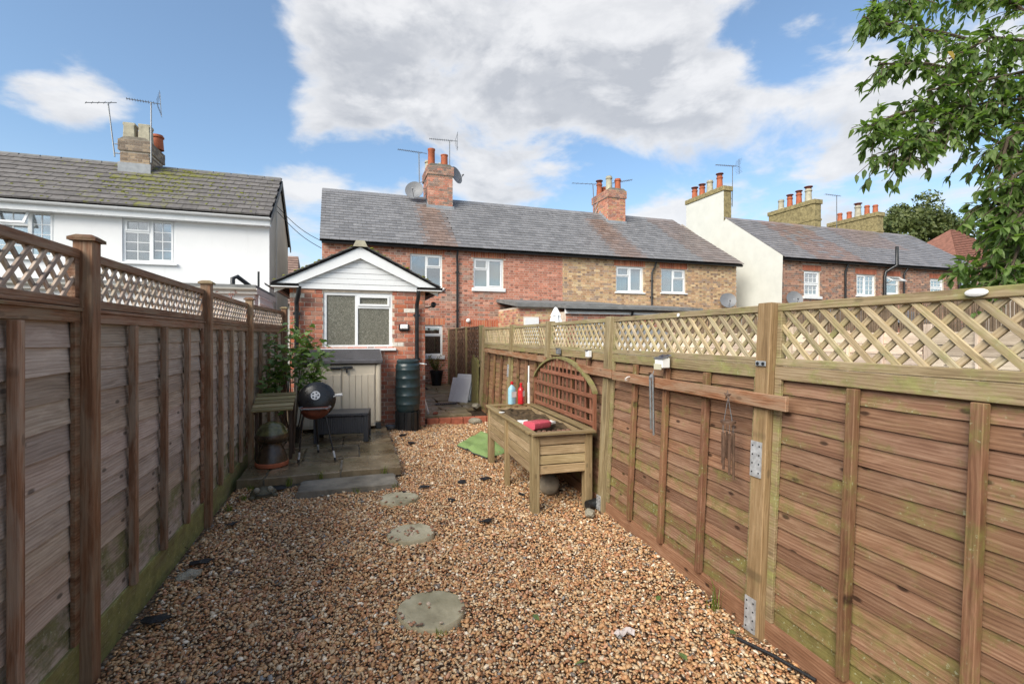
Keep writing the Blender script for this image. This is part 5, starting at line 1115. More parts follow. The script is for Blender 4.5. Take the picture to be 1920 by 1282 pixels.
# ------------------------------------------------------------------ raised planter with arched trellis
pl = thing('raised_planter', 'raised wooden planter on legs with red arched trellis back', 'planter', (1.90, 4.98, 0), rot=(0, 0, R(-3.0)))
PWd, PL_, PT = .29, .93, .72                  # half width, half length, rim height
for sy in (-1, 1):
    for sx in (-1, 1): bar('leg', 'wood_pale', pl, (sx * (PWd - .03), sy * (PL_ - .05), -.02), (sx * (PWd - .03), sy * (PL_ - .05), PT - .02), .095, .07, (1, 0, 0), .004, tint(.12, .35, (.88, .8, .68)))
bar('leg', 'wood_pale', pl, (-PWd + .0, -.02, -.02), (-PWd + .0, -.02, PT - .02), .07, .05, (1, 0, 0), .004, tint(.1, .35, (.88, .8, .68)))
for k in range(4):
    z = .385 + k * .088
    for sx in (-1, 1): bar('side_board', 'wood_pale', pl, (sx * (PWd - .012), -PL_ + .08, z), (sx * (PWd - .012), PL_ - .08, z), .022, .079, color=tint(.22, .25, (1.1, 1.03, .94)))
    for sy in (-1, 1): bar('end_board', 'wood_pale', pl, (-PWd + .06, sy * (PL_ - .03), z), (PWd - .06, sy * (PL_ - .03), z), .022, .079, color=tint(.22, .3, (1.05, .97, .86)))
for p, q in (((-PWd - .02, -PL_ - .01, PT), (PWd + .02, -PL_ - .01, PT)), ((-PWd - .02, PL_ + .01, PT), (PWd + .02, PL_ + .01, PT))): bar('rim', 'wood_pale', pl, p, q, .075, .022, color=tint(.1, .4, (.72, .64, .5)))
for sx in (-1, 1): bar('rim', 'wood_pale', pl, (sx * PWd, -PL_ + .03, PT + .001), (sx * PWd, PL_ - .03, PT + .001), .075, .022, color=tint(.1, .4, (.72, .64, .5)))
MB().box(-PWd + .02, PWd - .02, -PL_ + .05, PL_ - .05, .36, .375).build('base', 'wood_dark', pl)
m = MB(); nx, ny = 9, 26; vs = [(-PWd + .025 + (2 * PWd - .05) * i / (nx - 1), -PL_ + .045 + (2 * PL_ - .09) * j / (ny - 1), .655 + jit(.018) + .02 * math.sin(j * .8)) for j in range(ny) for i in range(nx)]
m.add(vs, [(j * nx + i, j * nx + i + 1, (j + 1) * nx + i + 1, (j + 1) * nx + i) for j in range(ny - 1) for i in range(nx - 1)]); m.build('compost', 'compost', pl, smooth=True)
for k in range(7): bar('edging_log', 'wood_dark', pl, (-.2 + k * .048, -.84, .6), (-.2 + k * .048, -.84, .73 + jit(.006)), .042, .042, (0, 1, 0), .01, tint(.3, .2, (1.6, 1.3, 1.2)))
# arch
tx = PWd + .045; ya, yb = -PL_ + .03, PL_ - .02
arc = lambda y: 1.06 + .29 * max(0, 1 - ((y - (ya + yb) / 2) / ((yb - ya) / 2)) ** 2) ** .8
m = MB(); n = 30; ysr = [ya + (yb - ya) * i / n for i in range(n + 1)]; vs = []
for y in ysr: z = arc(y); vs += [(tx - .025, y, z), (tx + .025, y, z), (tx + .025, y, z + .025), (tx - .025, y, z + .025)]
m.add(vs, [(4 * i + a, 4 * i + (a + 1) % 4, 4 * i + 4 + (a + 1) % 4, 4 * i + 4 + a) for i in range(n) for a in range(4)] + [(0, 3, 2, 1), (4 * n, 4 * n + 1, 4 * n + 2, 4 * n + 3)]); o = m.build('arched_rail', 'wood_pale', pl, local=True); o.color = tint(.05, .7, (.65, .62, .48))
for y in (ya + .015, yb - .015): bar('upright', 'wood_red', pl, (tx, y, PT - .03), (tx, y, arc(y)), .028, .032, (1, 0, 0), .002, tint(.1, .15))
nl = 14
for k in range(nl):
    y = ya + (yb - ya) * (k + 1) / (nl + 1); bar('lath', 'wood_red', pl, (tx + .008, y, PT + .02), (tx + .008, y, arc(y) + .003), .01, .03, (0, 1, 0), .0015, tint(.15, .12))
for z in (PT + .05, .88, 1.03, 1.18):
    ys_ = [y for y in ysr if arc(y) > z + .01]; bar('crosspiece', 'wood_red', pl, (tx - .006, max(ya + .03, ys_[0]), z), (tx - .006, min(yb - .03, ys_[-1]), z), .014, .042, color=tint(.1, .1, (1.1, 1.1, 1.05)))
def ploc(x, y, z): return (Matrix.Translation((1.90, 4.98, 0)) @ Matrix.Rotation(R(-3.0), 4, 'Z')) @ Vector((x, y, z))
def bottle(name, label, loc, body, cap, h, w, d, rot, band):
    t = thing(name, label, 'bottle', tuple(loc), rot=rot); m = MB(); prof = [(1, 0), (1, .62), (.9, .7), (.5, .8), (.3, .84), (.3, .88)]
    n = 14; vs = []
    for f, z in prof:
        for k in range(n):
            a = k * 6.283 / n; cx, sy = math.cos(a), math.sin(a); q = .62 if f > .6 else 1
            vs.append((f * w * math.copysign(abs(cx) ** q, cx), (f * d if f > .6 else f * d) * math.copysign(abs(sy) ** q, sy), z * h))
    m.add(vs, [(i * n + k, i * n + (k + 1) % n, (i + 1) * n + (k + 1) % n, (i + 1) * n + k) for i in range(len(prof) - 1) for k in range(n)] + [tuple(range(n))[::-1]]); m.build('body', body, t, smooth=True, local=True)
    if cap == 'spray':
        m = MB(); m.lathe([(.3 * w, .88 * h), (.32 * w, .95 * h), (.2 * w, .97 * h)], 10); m.box(-.3 * w, .9 * w, -.25 * d, .25 * d, .96 * h, 1.06 * h); m.build('spray_head', 'label_white', t, local=True); m = MB(); m.box(.35 * w, .5 * w, -.1 * d, .1 * d, .8 * h, .97 * h); m.box(.9 * w, 1.2 * w, -.12 * d, .12 * d, .99 * h, 1.03 * h); m.build('trigger', 'bottle_red', t, local=True)
    else: MB().lathe([(.36 * w, .86 * h), (.38 * w, .88 * h), (.36 * w, .99 * h), (.01, 1.0 * h)], 12).build('cap', cap, t, smooth=True, local=True)
    if band: m = MB(); m.box(-w * .8, w * .8, -d * 1.02, -d * 1.005, band[0] * h, band[1] * h); m.build('paper_label', band[2], t, local=True)
    return t
bottle('plastic_bottle', 'pale blue plastic bottle with a red cap on the planter corner', ploc(.03, PL_ + .01, PT + .012), 'bottle_blue', 'bottle_red', .29, .052, .04, (0, 0, .4), (.3, .55, 'label_white'))
bottle('plastic_bottle', 'red plastic bottle with a white label on the planter rim beside the trellis', ploc(.15, PL_ - .0, PT + .012), 'bottle_red', 'bottle_red', .27, .05, .038, (0, 0, .9), (.35, .62, 'label_white'))
bottle('spray_bottle', 'red spray bottle lying on the compost in the planter', ploc(-.21, -.55, .725), 'bottle_pink', 'spray', .37, .08, .042, (R(92), 0, R(118)), (.02, .2, 'bottle_red'))
m = MB(); n = 14; vs = [(.06 * math.cos(k * .449) * (1 + jit(.12)), .045 * math.sin(k * .449) * (1 + jit(.12)), z * (1 + jit(.2))) for z in (0, .04) for k in range(n)]; m.add(vs, [(k, (k + 1) % n, n + (k + 1) % n, n + k) for k in range(n)] + [tuple(range(n, 2 * n))]); o = m.build('crumpled_wrapper', 'label_white'); o.location = ploc(-.17, -.2, .675); tag(o, 'crumpled white plastic wrapper in the planter', 'wrapper')
o = MB().lathe([(.01, -.01), (.03, -.005), (.035, .004), (.01, .008)], 10).build('bottle_cap', 'label_white', smooth=True); o.location = ploc(-PWd, .22, PT + .022); tag(o, 'small white lid on the left rim of the planter', 'lid')
t = thing('white_cane', 'white plastic pole standing at the back corner of the planter', 'pole', tuple(ploc(.24, PL_ + .02, .7))); MB().tube([ploc(.255, PL_ - .0, PT + .01), ploc(.26, PL_ + .02, 1.0)], .018, 8).build('tube', 'label_white', t); MB().tube([ploc(.26, PL_ + .02, 1.0), ploc(.265, PL_ + .03, 1.22)], .011, 8).build('tip', 'label_white', t)
o = MB().lathe([(.105 * math.sin(a * math.pi / 14) + .0005, -.105 * math.cos(a * math.pi / 14)) for a in range(15)], 24).build('stone_ball', 'stone_ball', smooth=True); o.location = (1.90, 4.5, .108); tag(o, 'pale stone ball lying under the planter', 'ball')
o = MB().lathe([(.04, 0), (.042, .005), (.042, .10), (.044, .1), (.044, .115), (.034, .115), (.032, .02)], 16, M=Matrix.Rotation(R(90), 3, 'Y')).build('pipe_offcut', 'black_plastic', smooth=True); o.location = (2.06, 3.98, .055); o.rotation_euler = (0, 0, .25); tag(o, 'short black plastic pipe offcut beside the planter leg', 'pipe')

# ------------------------------------------------------------------ things by the extension
ZP = .124
t = thing('storage_shed', 'beige plastic storage shed with a grey lid under the extension window', 'storage shed', (-.15, 8.35, ZP))
X0, X1, YF, YB = -.80, .44, 8.02, 8.70
MB().box(X0, X1, YF + .03, YB, ZP + .04, 1.16).build('body', 'shed_beige', t, bevel=.01)
for x in (X0 - .02, X1 - .06): MB().box(x, x + .085, YF - .005, YF + .085, ZP + .1, 1.175).build('corner_post', 'shed_beige', t, bevel=.025); MB().box(x + .003, x + .088, YF - .008, YF + .09, ZP - .005, ZP + .1).build('foot', 'black_plastic', t, bevel=.01)
xm = -.13
for a, b in ((X0 + .075, xm - .006), (xm + .006, X1 - .07)):
    dr = MB().box(a, b, YF + .002, YF + .028, ZP + .05, 1.15).build('door', 'shed_beige', t, bevel=.006); n = 5
    for k in range(n): w_ = (b - a - .02) / n; MB().box(a + .01 + k * w_ + .004, a + .01 + (k + 1) * w_ - .004, YF - .008, YF + .004, ZP + .09, 1.0).build('panel', 'shed_beige', dr, bevel=.004)
m = MB(); m.add([(X0 - .05, YF - .05, 1.17), (X1 + .05, YF - .05, 1.17), (X1 + .05, YB, 1.33), (X0 - .05, YB, 1.33), (X0 - .05, YF - .05, 1.235), (X1 + .05, YF - .05, 1.235), (X1 + .05, YB, 1.385), (X0 - .05, YB, 1.385)], [(0, 1, 5, 4), (1, 2, 6, 5), (2, 3, 7, 6), (3, 0, 4, 7), (4, 5, 6, 7), (0, 3, 2, 1)]); ld = m.build('lid', 'lid_grey', t, bevel=.012)
for k in range(12): f = (k + .5) / 12; y = YF - .04 + f * .72; z = 1.237 + f * .148; MB().box(X0 - .03, X1 + .03, y, y + .03, z, z + .006).build('lid_rib', 'lid_grey', ld)
m = MB(); m.tube([(xm - .17, YF - .03, 1.105), (xm + .16, YF - .03, 1.115)], .014, 8); m.box(xm - .16, xm - .02, YF - .022, YF - .008, 1.085, 1.125); m.box(xm + .02, xm + .15, YF - .022, YF - .008, 1.095, 1.135); m.box(xm + .06, xm + .085, YF - .045, YF - .02, 1.03, 1.11); m.build('bolt', 'black_plastic', t)
t = thing('rattan_storage_box', 'dark grey rattan-effect storage table in front of the shed', 'table', (-.1, 7.35, ZP), rot=(0, 0, R(-6)))
bx = .355; by = .23
MB().box(-bx, bx, -by, by, .12, .36).build('body', 'rattan', t, bevel=.008, local=True); MB().box(-bx - .01, bx + .01, -by - .012, by + .012, .362, .405).build('lid', 'rattan', t, bevel=.008, local=True)
for sx in (-1, 1):
    for sy in (-1, 1): MB().box(sx * bx - .035 - sx * .025, sx * bx + .035 - sx * .025, sy * by - .03 - sy * .025, sy * by + .03 - sy * .025, 0, .362).build('leg', 'rattan', t, bevel=.006, local=True)
# water butt
t = thing('water_butt', 'dark green slim water butt on a black stand beside the downpipe', 'water butt', (.93, 8.42, 0))
pr = [(.17, .32), (.195, .36), (.2, .40)]
for k in range(5): z = .44 + k * .145; r = .205 + .004 * math.sin(k); pr += [(r, z), (r + .006, z + .01), (r + .006, z + .025), (r, z + .035)]
pr += [(.205, 1.09), (.195, 1.13), (.17, 1.155)]
MB().lathe(pr, 32, (.93, 8.42, 0)).build('barrel', 'butt_green', t, smooth=True); MB().lathe([(.175, 1.15), (.185, 1.155), (.185, 1.19), (.165, 1.21), (.05, 1.225), (.001, 1.225)], 28, (.93, 8.42, 0)).build('lid', 'butt_green', t, smooth=True)
m = MB(); m.lathe([(.205, 0), (.20, .32), (.001, .325)], 12, (.93, 8.42, .0))
for k in range(12): a = k * .5236; m.box(-.03, .03, -.012, .012, 0, .33, M=Matrix.Translation((.93 + .2 * math.cos(a), 8.42 + .2 * math.sin(a), 0)) @ Matrix.Rotation(a + 1.57, 4, 'Z'))
m.build('stand', 'black_plastic', t); m = MB(); m.tube([(1.1, 8.4, 1.14), (1.2, 8.34, 1.13), (1.24, 8.36, 1.12)], .012, 8); m.tube([(1.1, 8.5, 1.1), (1.1, 8.66, 1.16)], .02, 8); m.build('overflow_connector', 'galvanised', t)
t = thing('metal_bowl', 'small grey bowl on the ground between the shed and the water butt', 'bowl', (.62, 8.55, .0)); MB().lathe([(.05, .02), (.09, .05), (.10, .09), (.095, .09), (.085, .05), (.04, .03)], 18, (.64, 8.45, .0)).build('bowl', 'dish_grey', t, smooth=True)
# kettle barbecue
t = thing('kettle_barbecue', 'black kettle barbecue with its lid open and a rusty bowl', 'barbecue', (-.41, 6.38, ZP))
bc = Vector((-.41, 6.32, .735)); MB().lathe([(.17 * math.cos(a * .1745) if a else .17, -.17 * math.sin(a * .1745) * .82) for a in range(9)] + [(.001, -.14)], 24, bc).build('bowl', 'rust', t, smooth=True)
m = MB(); m.tube([bc + Vector((.178 * math.cos(a * .2618), .178 * math.sin(a * .2618), .004)) for a in range(25)], .008, 6, False); m.build('bowl_rim', 'dish_grey', t)
lc = bc + Vector((.01, .15, .08)); Ml = Matrix.Rotation(R(78), 3, 'X'); ld = MB().lathe([(.222, -.02), (.225, 0), (.215, .025), (.17, .05), (.11, .068), (.05, .076), (.001, .077)], 32, lc, Ml).build('lid', 'bbq_black', t, smooth=True)
Mv = Ml.to_4x4(); Mv.translation = lc; m = MB(); vc = Mv @ Vector((-.012, .045, .0765)); m.lathe([(.055, -.01), (.055, .006), (.001, .007)], 20, vc, Matrix.Rotation(R(70), 3, 'X')); m.build('vent', 'galvanised', ld); m = MB()
for k in range(5): a = k * 1.257; m.lathe([(.011, .008), (.001, .009)], 8, vc + Matrix.Rotation(R(70), 3, 'X') @ Vector((.033 * math.cos(a), .033 * math.sin(a), 0)), Matrix.Rotation(R(70), 3, 'X'))
m.build('vent_holes', 'black_plastic', ld); m = MB(); m.tube([lc + Vector((.19, -.02, .03)), lc + Vector((.235, -.05, .045)), lc + Vector((.30, -.06, .05)), lc + Vector((.30, -.03, .065)), lc + Vector((.20, -.0, .05))], .009, 6); m.build('handle', 'galvanised', ld)
m = MB()
for sgn in (-1, 1): m.tube([bc + Vector((sgn * .15, -.1, -.02)), bc + Vector((sgn * .13, -.185, .01))], .007, 6)
m.tube([bc + Vector((-.15, -.12, .0)), bc + Vector((-.12, -.19, .015)), bc + Vector((.1, -.19, .015)), bc + Vector((.14, -.12, 0))], .008, 6); m.build('front_rail', 'dish_grey', t)
for p, q in (((.12, -.05, -.1), (.24, -.22, -.61)), ((-.13, -.05, -.1), (-.17, -.18, -.61)), ((.0, .13, -.1), (.02, .3, -.61))):
    a, b = bc + Vector(p), bc + Vector(q); lg = MB().tube([a, a.lerp(b, .78)], .011, 8).build('leg', 'bbq_black', t); MB().tube([a.lerp(b, .78), a.lerp(b, .93)], .012, 8).build('sleeve', 'galvanised', lg); MB().tube([a.lerp(b, .93), b], .014, 8).build('rubber_foot', 'black_plastic', lg)
# slatted table and glazed mushroom ornament in the corner
t = thing('slatted_stand', 'weathered slatted wooden stand in the corner by the left fence', 'stand', (-.88, 6.5, ZP))
for k in range(5): y = 6.3 + k * .085; bar('slat', 'wood_pale', t, (-1.1, y, .735 + k * .034), (-.655, y + .005, .745 + k * .034), .072, .02, (0, -.35, 1), .003, tint(.2, .45, (.85, .85, .7)))
for x in (-1.06, -.69):
    bar('bearer', 'wood_dark', t, (x, 6.3, .70), (x, 6.66, .845), .03, .035, color=tint(.1)); bar('leg', 'wood_dark', t, (x, 6.4, ZP - .003), (x, 6.4, .73), .035, .035, (1, 0, 0), .003, tint(.1)); bar('leg', 'wood_dark', t, (x, 6.66, ZP - .003), (x, 6.66, .83), .035, .035, (1, 0, 0), .003, tint(.1))
t = thing('glazed_mushroom', 'green brown glazed ceramic mushroom ornament under the slatted stand', 'ornament', (-.86, 6.14, ZP))
MB().lathe([(.17, .0), (.178, .02), (.176, .045), (.168, .05)], 30, (-.86, 6.14, ZP)).build('rim', 'terracotta', t, smooth=True)
MB().lathe([(.168, .05), (.16, .09), (.14, .15), (.118, .2), (.10, .235), (.10, .27)], 30, (-.86, 6.14, ZP)).build('stem', 'glaze_brown', t, smooth=True)
MB().lathe([(.10, .262), (.15, .27), (.172, .29), (.18, .33), (.172, .365)], 30, (-.86, 6.14, ZP)).build('cap_underside', 'glaze_brown', t, smooth=True)
MB().lathe([(.172, .365), (.166, .385), (.145, .43), (.105, .472), (.05, .496), (.001, .50)], 30, (-.86, 6.14, ZP)).build('cap', 'glaze_green', t, smooth=True)
# frog
t = thing('frog_ornament', 'mossy stone frog ornament sitting on the gravel by the patio', 'ornament', (-.83, 5.36, 0), rot=(0, 0, R(12)))
m = MB(); prof = [(.001, .0), (.09, .0), (.118, .02), (.122, .045), (.10, .075), (.06, .092), (.001, .096)]; m.lathe(prof, 22); m.v = [(x * 1.0 * (1 + .03 * math.sin(9 * x * 30)), y * .8, z) for x, y, z in m.v]; m.build('body', 'frog_stone', t, smooth=True, local=True)
for s in (-1, 1):
    MB().lathe([(.03 * math.sin(a * .3927) + .0005, -.03 * math.cos(a * .3927)) for a in range(9)], 12, (s * .06, -.055, .085)).build('eye', 'rock', t, smooth=True, local=True); MB().lathe([(.034 * math.sin(a * .3927) + .0005, -.022 * math.cos(a * .3927)) for a in range(9)], 10, (s * .10, -.06, .02)).build('foot', 'frog_stone', t, smooth=True, local=True)
m = MB(); m.tube([(-.075, -.082, .052), (-.03, -.1, .044), (.03, -.1, .044), (.075, -.082, .052)], .004, 6); m.build('mouth', 'black_plastic', t, local=True)
# offcut of artificial turf
m = MB(); nx, ny = 26, 24; cor = [Vector((1.45, 6.85, 0)), Vector((1.66, 6.02, 0)), Vector((2.30, 6.4, 0)), Vector((2.05, 7.75, 0))]
vs = []; H0 = {}
for j in range(ny):
    for i in range(nx):
        f, g_ = i / (nx - 1), j / (ny - 1); p = cor[0].lerp(cor[1], f).lerp(cor[3].lerp(cor[2], f), g_); q = .03 + .055 * math.exp(-((f - .42 - .12 * math.sin(g_ * 4)) / .07) ** 2) * (1 - g_ * .5) + .012 * math.sin(f * 9 + g_ * 5) + .01 * math.sin(g_ * 14); e = min(f, 1 - f, g_, 1 - g_); q = q * min(1, .45 + e * 6) + jit(.003)
        vs.append((p.x + jit(.004), p.y + jit(.004), q + .022))
b0 = len(vs); vs += [(x, y, z - .012) for x, y, z in vs]
fs = [(j * nx + i, j * nx + i + 1, (j + 1) * nx + i + 1, (j + 1) * nx + i) for j in range(ny - 1) for i in range(nx - 1)]; per = [i for i in range(nx)] + [j * nx + nx - 1 for j in range(1, ny)] + [(ny - 1) * nx + i for i in range(nx - 2, -1, -1)] + [j * nx for j in range(ny - 2, 0, -1)]
tf = thing('turf_offcut', 'rumpled bright green artificial turf offcut on the gravel behind the planter', 'artificial turf', (1.8, 6.8, 0)); m.add(vs[:b0], fs); m.build('pile', 'turf', tf, smooth=True)
m = MB(); m.add(vs, [tuple(b0 + k for k in f[::-1]) for f in fs] + [(per[k], per[(k + 1) % len(per)], b0 + per[(k + 1) % len(per)], b0 + per[k]) for k in range(len(per))]); m.v = [(x, y, z - .002) for x, y, z in m.v]; m.build('backing', 'rubber_mat', tf)
# two radiators leaning in the passage
for (x, y, h, lab) in ((2.26, 10.6, .56, 'white panel radiator leaning in the passage, nearer one'), (2.42, 10.86, .62, 'white panel radiator leaning in the passage, farther and taller')):
    t = thing('radiator', lab, 'radiator', (x, y, .14), 'radiators leaning in the passage', rot=(0, R(19), R(42)))
    MB().box(-.0, .025, -.26, .26, 0, h).build('front_panel', 'rad_white', t, bevel=.006, local=True); MB().box(.055, .08, -.26, .26, 0, h).build('back_panel', 'rad_white', t, bevel=.006, local=True); MB().box(.024, .056, -.255, .255, h - .03, h + .005).build('grille', 'rad_white', t, local=True)
    for z in (.05, h - .06): MB().tube([(.04, -.275, z), (.04, -.255, z)], .018, 10).build('valve_boss', 'dish_grey', t, local=True)
    for k in range(9): MB().box(.026, .054, -.23 + k * .055, -.225 + k * .055, .02, h - .04).build('fin', 'dish_grey', t, local=True)
# potted shrub
t = thing('potted_shrub', 'yellow green shrub in a tall black pot below the kitchen window', 'potted plant', (2.45, 14.35, .14)); PC = Vector((2.42, 14.3, .14))
MB().lathe([(.12, 0), (.13, .02), (.19, .40), (.205, .41), (.205, .45), (.185, .45), (.18, .40)], 20, PC).build('pot', 'black_plastic', t, smooth=True); MB().lathe([(.18, .40), (.001, .415)], 16, PC).build('soil', 'soil', t)
def leaf(mb, c, d, nrm, l, w, fold=.25, droop=.2):
    """one pointed leaf: six faces folded along the midrib"""
    d = d.normalized(); s = d.cross(nrm).normalized(); n_ = s.cross(d)
    def P(f, e): return c + d * (l * f) + s * (w * e) + n_ * (fold * w * abs(e) - droop * l * f * f)
    mid = [P(0, 0), P(.35, 0), P(.7, 0), P(1, 0)]; L_ = [P(.3, .5), P(.66, .38)]; R_ = [P(.3, -.5), P(.66, -.38)]
    mb.add(mid + L_ + R_, [(0, 1, 4), (1, 2, 5, 4), (2, 3, 5), (0, 6, 1), (1, 6, 7, 2), (2, 7, 3)])
def rv(s=1.): 
    while True:
        v = Vector((jit(1), jit(1), jit(1)))
        if .05 < v.length < 1: return v.normalized() * s
m = MB(); st = MB()
for k in range(26):
    a = random.uniform(0, 6.28); tip = PC + Vector((.2 * math.cos(a) * random.random() ** .5 * 1.6, .2 * math.sin(a), .62 + random.random() * .3)); b = PC + Vector((.03 * math.cos(a), .03 * math.sin(a), .41)); st.tube([b, b.lerp(tip, .5) + Vector((0, 0, .05)), tip], .004, 4)
    for i in range(13): p = b.lerp(tip, .25 + .75 * i / 12); leaf(m, p, rv() + Vector((0, 0, .3)), rv(), .06, .026)
st.build('stems', 'bark', t); struct(m.build('foliage', 'leaf_pot', t), 'stuff')
# broken things and rubble in the passage and on the gravel
def rock(name, label, cat, c, r, mat, sq=(1, 1, .6), group=None):
    bm = bmesh.new(); bmesh.ops.create_icosphere(bm, subdivisions=2, radius=1); 
    for v in bm.verts: v.co *= 1 + .16 * math.sin(v.co.x * 5 + c[0] * 9) * math.sin(v.co.y * 4 + c[1] * 7) + jit(.06)
    bmesh.ops.scale(bm, vec=(r * sq[0], r * sq[1], r * sq[2]), verts=bm.verts); me = bpy.data.meshes.new(name); bm.to_mesh(me); bm.free()
    o = link(name, me, mat); o.location = c; o.rotation_euler = (0, 0, c[0] * 7); tag(o, label, cat, group); return o
rock('loose_stone', 'pale rounded stone on the passage floor by the fence post', 'stone', (2.42, 9.55, .19), .1, 'rock', (1.2, .9, .6)); rock('loose_stone', 'brown stone lying against the red kerb bricks', 'stone', (2.18, 8.62, .05), .1, 'rock', (1.3, .8, .6))
rock('loose_stone', 'small pale flint at the foot of the planter leg', 'stone', (2.02, 3.86, .03), .05, 'rock', (1.3, .9, .7)); rock('brick_fragment', 'broken red brick end lying by the extension corner', 'brick', (1.52, 9.1, .155), .06, 'edging_brick', (1.5, .8, .5)); rock('loose_stone', 'grey stone half hidden by the left fence foot', 'stone', (-1.02, 3.7, .02), .06, 'rock', (.8, 1.4, .6))
t = thing('white_pipe_piece', 'white plastic pipe piece leaning at the extension corner', 'pipe', (1.34, 9.2, .14)); MB().tube([(1.40, 9.2, .14), (1.315, 9.15, .42)], .022, 8).build('tube', 'label_white', t)
MEM = [(.80, 7.9, .13), (.86, 7.3, .1), (.74, 5.1, .09), (1.15, 5.15, .1), (1.42, 5.2, .1), (.52, 4.98, .07), (.93, 4.6, .07), (1.1, 4.0, .09), (.3, 6.9, .0), (-.72, 5.55, .12), (-1.0, 3.9, .09), (-1.04, 3.2, .1), (-.95, 4.6, .08), (1.62, 4.55, .06)]
g_i = 0
MLAB = ['torn black membrane scrap on the gravel by the water butt', 'torn black membrane scrap on the gravel beside the patio back corner', 'curled black membrane scrap right of the patio step', 'thin black membrane strip in the gravel beyond the planter leg', 'black membrane scrap in the gravel left of the middle planter leg', 'black membrane scrap behind the farthest stepping stone', 'small black scrap right of the farthest stepping stone', 'black membrane scrap right of the middle stepping stone', '', 'black membrane scrap between the frog and the patio', 'black membrane scrap along the left fence foot, middle one', 'black membrane scrap along the left fence foot, nearest one', 'black membrane scrap along the left fence foot, farthest one', 'small black scrap just left of the planter front leg']
for (x, y, r), lab in zip(MEM, MLAB):
    if r == 0: continue
    m = MB(); n = 9; pts = [(r * random.uniform(.5, 1) * math.cos(k * .698), r * .55 * random.uniform(.5, 1) * math.sin(k * .698), random.uniform(.0, .018)) for k in range(n)]; m.add(pts + [(0, 0, .02)] + [(a, b, c - .004) for a, b, c in pts] + [(0, 0, .016)], [(k, (k + 1) % n, n) for k in range(n)] + [(n + 1 + (k + 1) % n, n + 1 + k, 2 * n + 1) for k in range(n)] + [(k, n + 1 + k, n + 1 + (k + 1) % n, (k + 1) % n) for k in range(n)])
    o = m.build('membrane_scrap', 'membrane'); o.location = (x, y, .017); o.rotation_euler = (0, 0, x * 9); tag(o, lab, 'scrap', 'black membrane scraps')
m = MB(); n = 8; vs = []
for j in range(6):
    for i in range(n): vs.append((-.055 + .11 * i / (n - 1) + jit(.006), -.025 + .05 * j / 5 + jit(.008), .012 + .012 * math.sin(i * 1.9 + j) + jit(.006)))
m.add(vs, [(j * n + i, j * n + i + 1, (j + 1) * n + i + 1, (j + 1) * n + i) for j in range(5) for i in range(n - 1)]); o = m.build('tissue_scrap', 'tissue'); o.location = (1.384, 2.25, .014); tag(o, 'crumpled pale pink tissue on the gravel at the front', 'tissue')
t = thing('plastic_strip', 'dark brown plastic strip in the gravel at the right fence foot', 'strip', (1.98, 1.85, .02)); MB().tube([(1.92, 2.02, .022), (1.98, 1.85, .026), (2.03, 1.66, .02)], .009, 6).build('strip', 'membrane', t)
# weeds and fallen leaves
def tuft(label, c, n, h, spread=.03):
    m = MB()
    for k in range(n):
        a = random.uniform(0, 6.28); b = Vector(c) + Vector((jit(spread), jit(spread), 0)); d = Vector((math.cos(a), math.sin(a), 0)); s = d.cross(Vector((0, 0, 1))) * .003; hh = h * random.uniform(.5, 1.1); w = hh * random.uniform(.2, .6)
        p1 = b + d * w * .3 + Vector((0, 0, hh * .6)); p2 = b + d * w + Vector((0, 0, hh)); m.add([b - s, b + s, p1 + s * .7, p1 - s * .7, p2], [(0, 1, 2, 3), (3, 2, 4)])
    o = m.build('grass_tuft', 'grass_blade'); tag(o, label, 'grass', 'grass tufts in the gravel and patio joints')
for lab, c, n, h in (('grass tuft in the middle of the patio front edge', (-.32, 5.61, .05), 16, .12), ('grass tuft at the left of the patio front edge', (-.62, 5.60, .02), 26, .11), ('grass tuft at the right end of the patio step', (.36, 5.60, .06), 14, .1), ('low weeds at the patio corner by the left fence', (-.98, 5.58, .0), 40, .08), ('grass tuft in front of the patio step', (.05, 5.17, .0), 16, .07), ('weeds beside the frog ornament', (-1.0, 5.3, .0), 30, .07), ('tiny grass tuft at the nearest stepping stone', (.46, 2.56, .0), 14, .04), ('grass blades at the foot of the nearest right post', (2.02, 2.3, .0), 14, .16), ('grass at the patio step corner', (.44, 5.2, 0), 16, .08), ('grass tuft under the left fence by the second post', (-1.06, 5.0, 0), 26, .09)): tuft(lab, c, n, h)
FL = [((1.55, 1.95, .03), 'green leaf fallen near the bottom edge of the gravel'), ((.98, 2.55, .03), 'green leaf fallen on the gravel right of the nearest stone'), ((1.73, 2.45, .03), 'green leaf fallen close to the nearest right post'), ((1.08, 2.1, .03), 'green leaf fallen on the sunny gravel foreground'), ((1.9, 2.05, .035), 'green leaf fallen beside the brown plastic strip'), ((1.3, 1.75, .03), 'green leaf fallen at the very front of the gravel')]
for c, lab in FL: m = MB(); leaf(m, Vector((0, 0, 0)), Vector((1, 0, .05)), Vector((0, 0, 1)), .06, .03); o = m.build('fallen_leaf', 'leaf_shrub'); o.location = c; o.rotation_euler = (jit(.3), jit(.3), random.uniform(0, 6)); tag(o, lab, 'leaf', 'fallen leaves on the gravel')

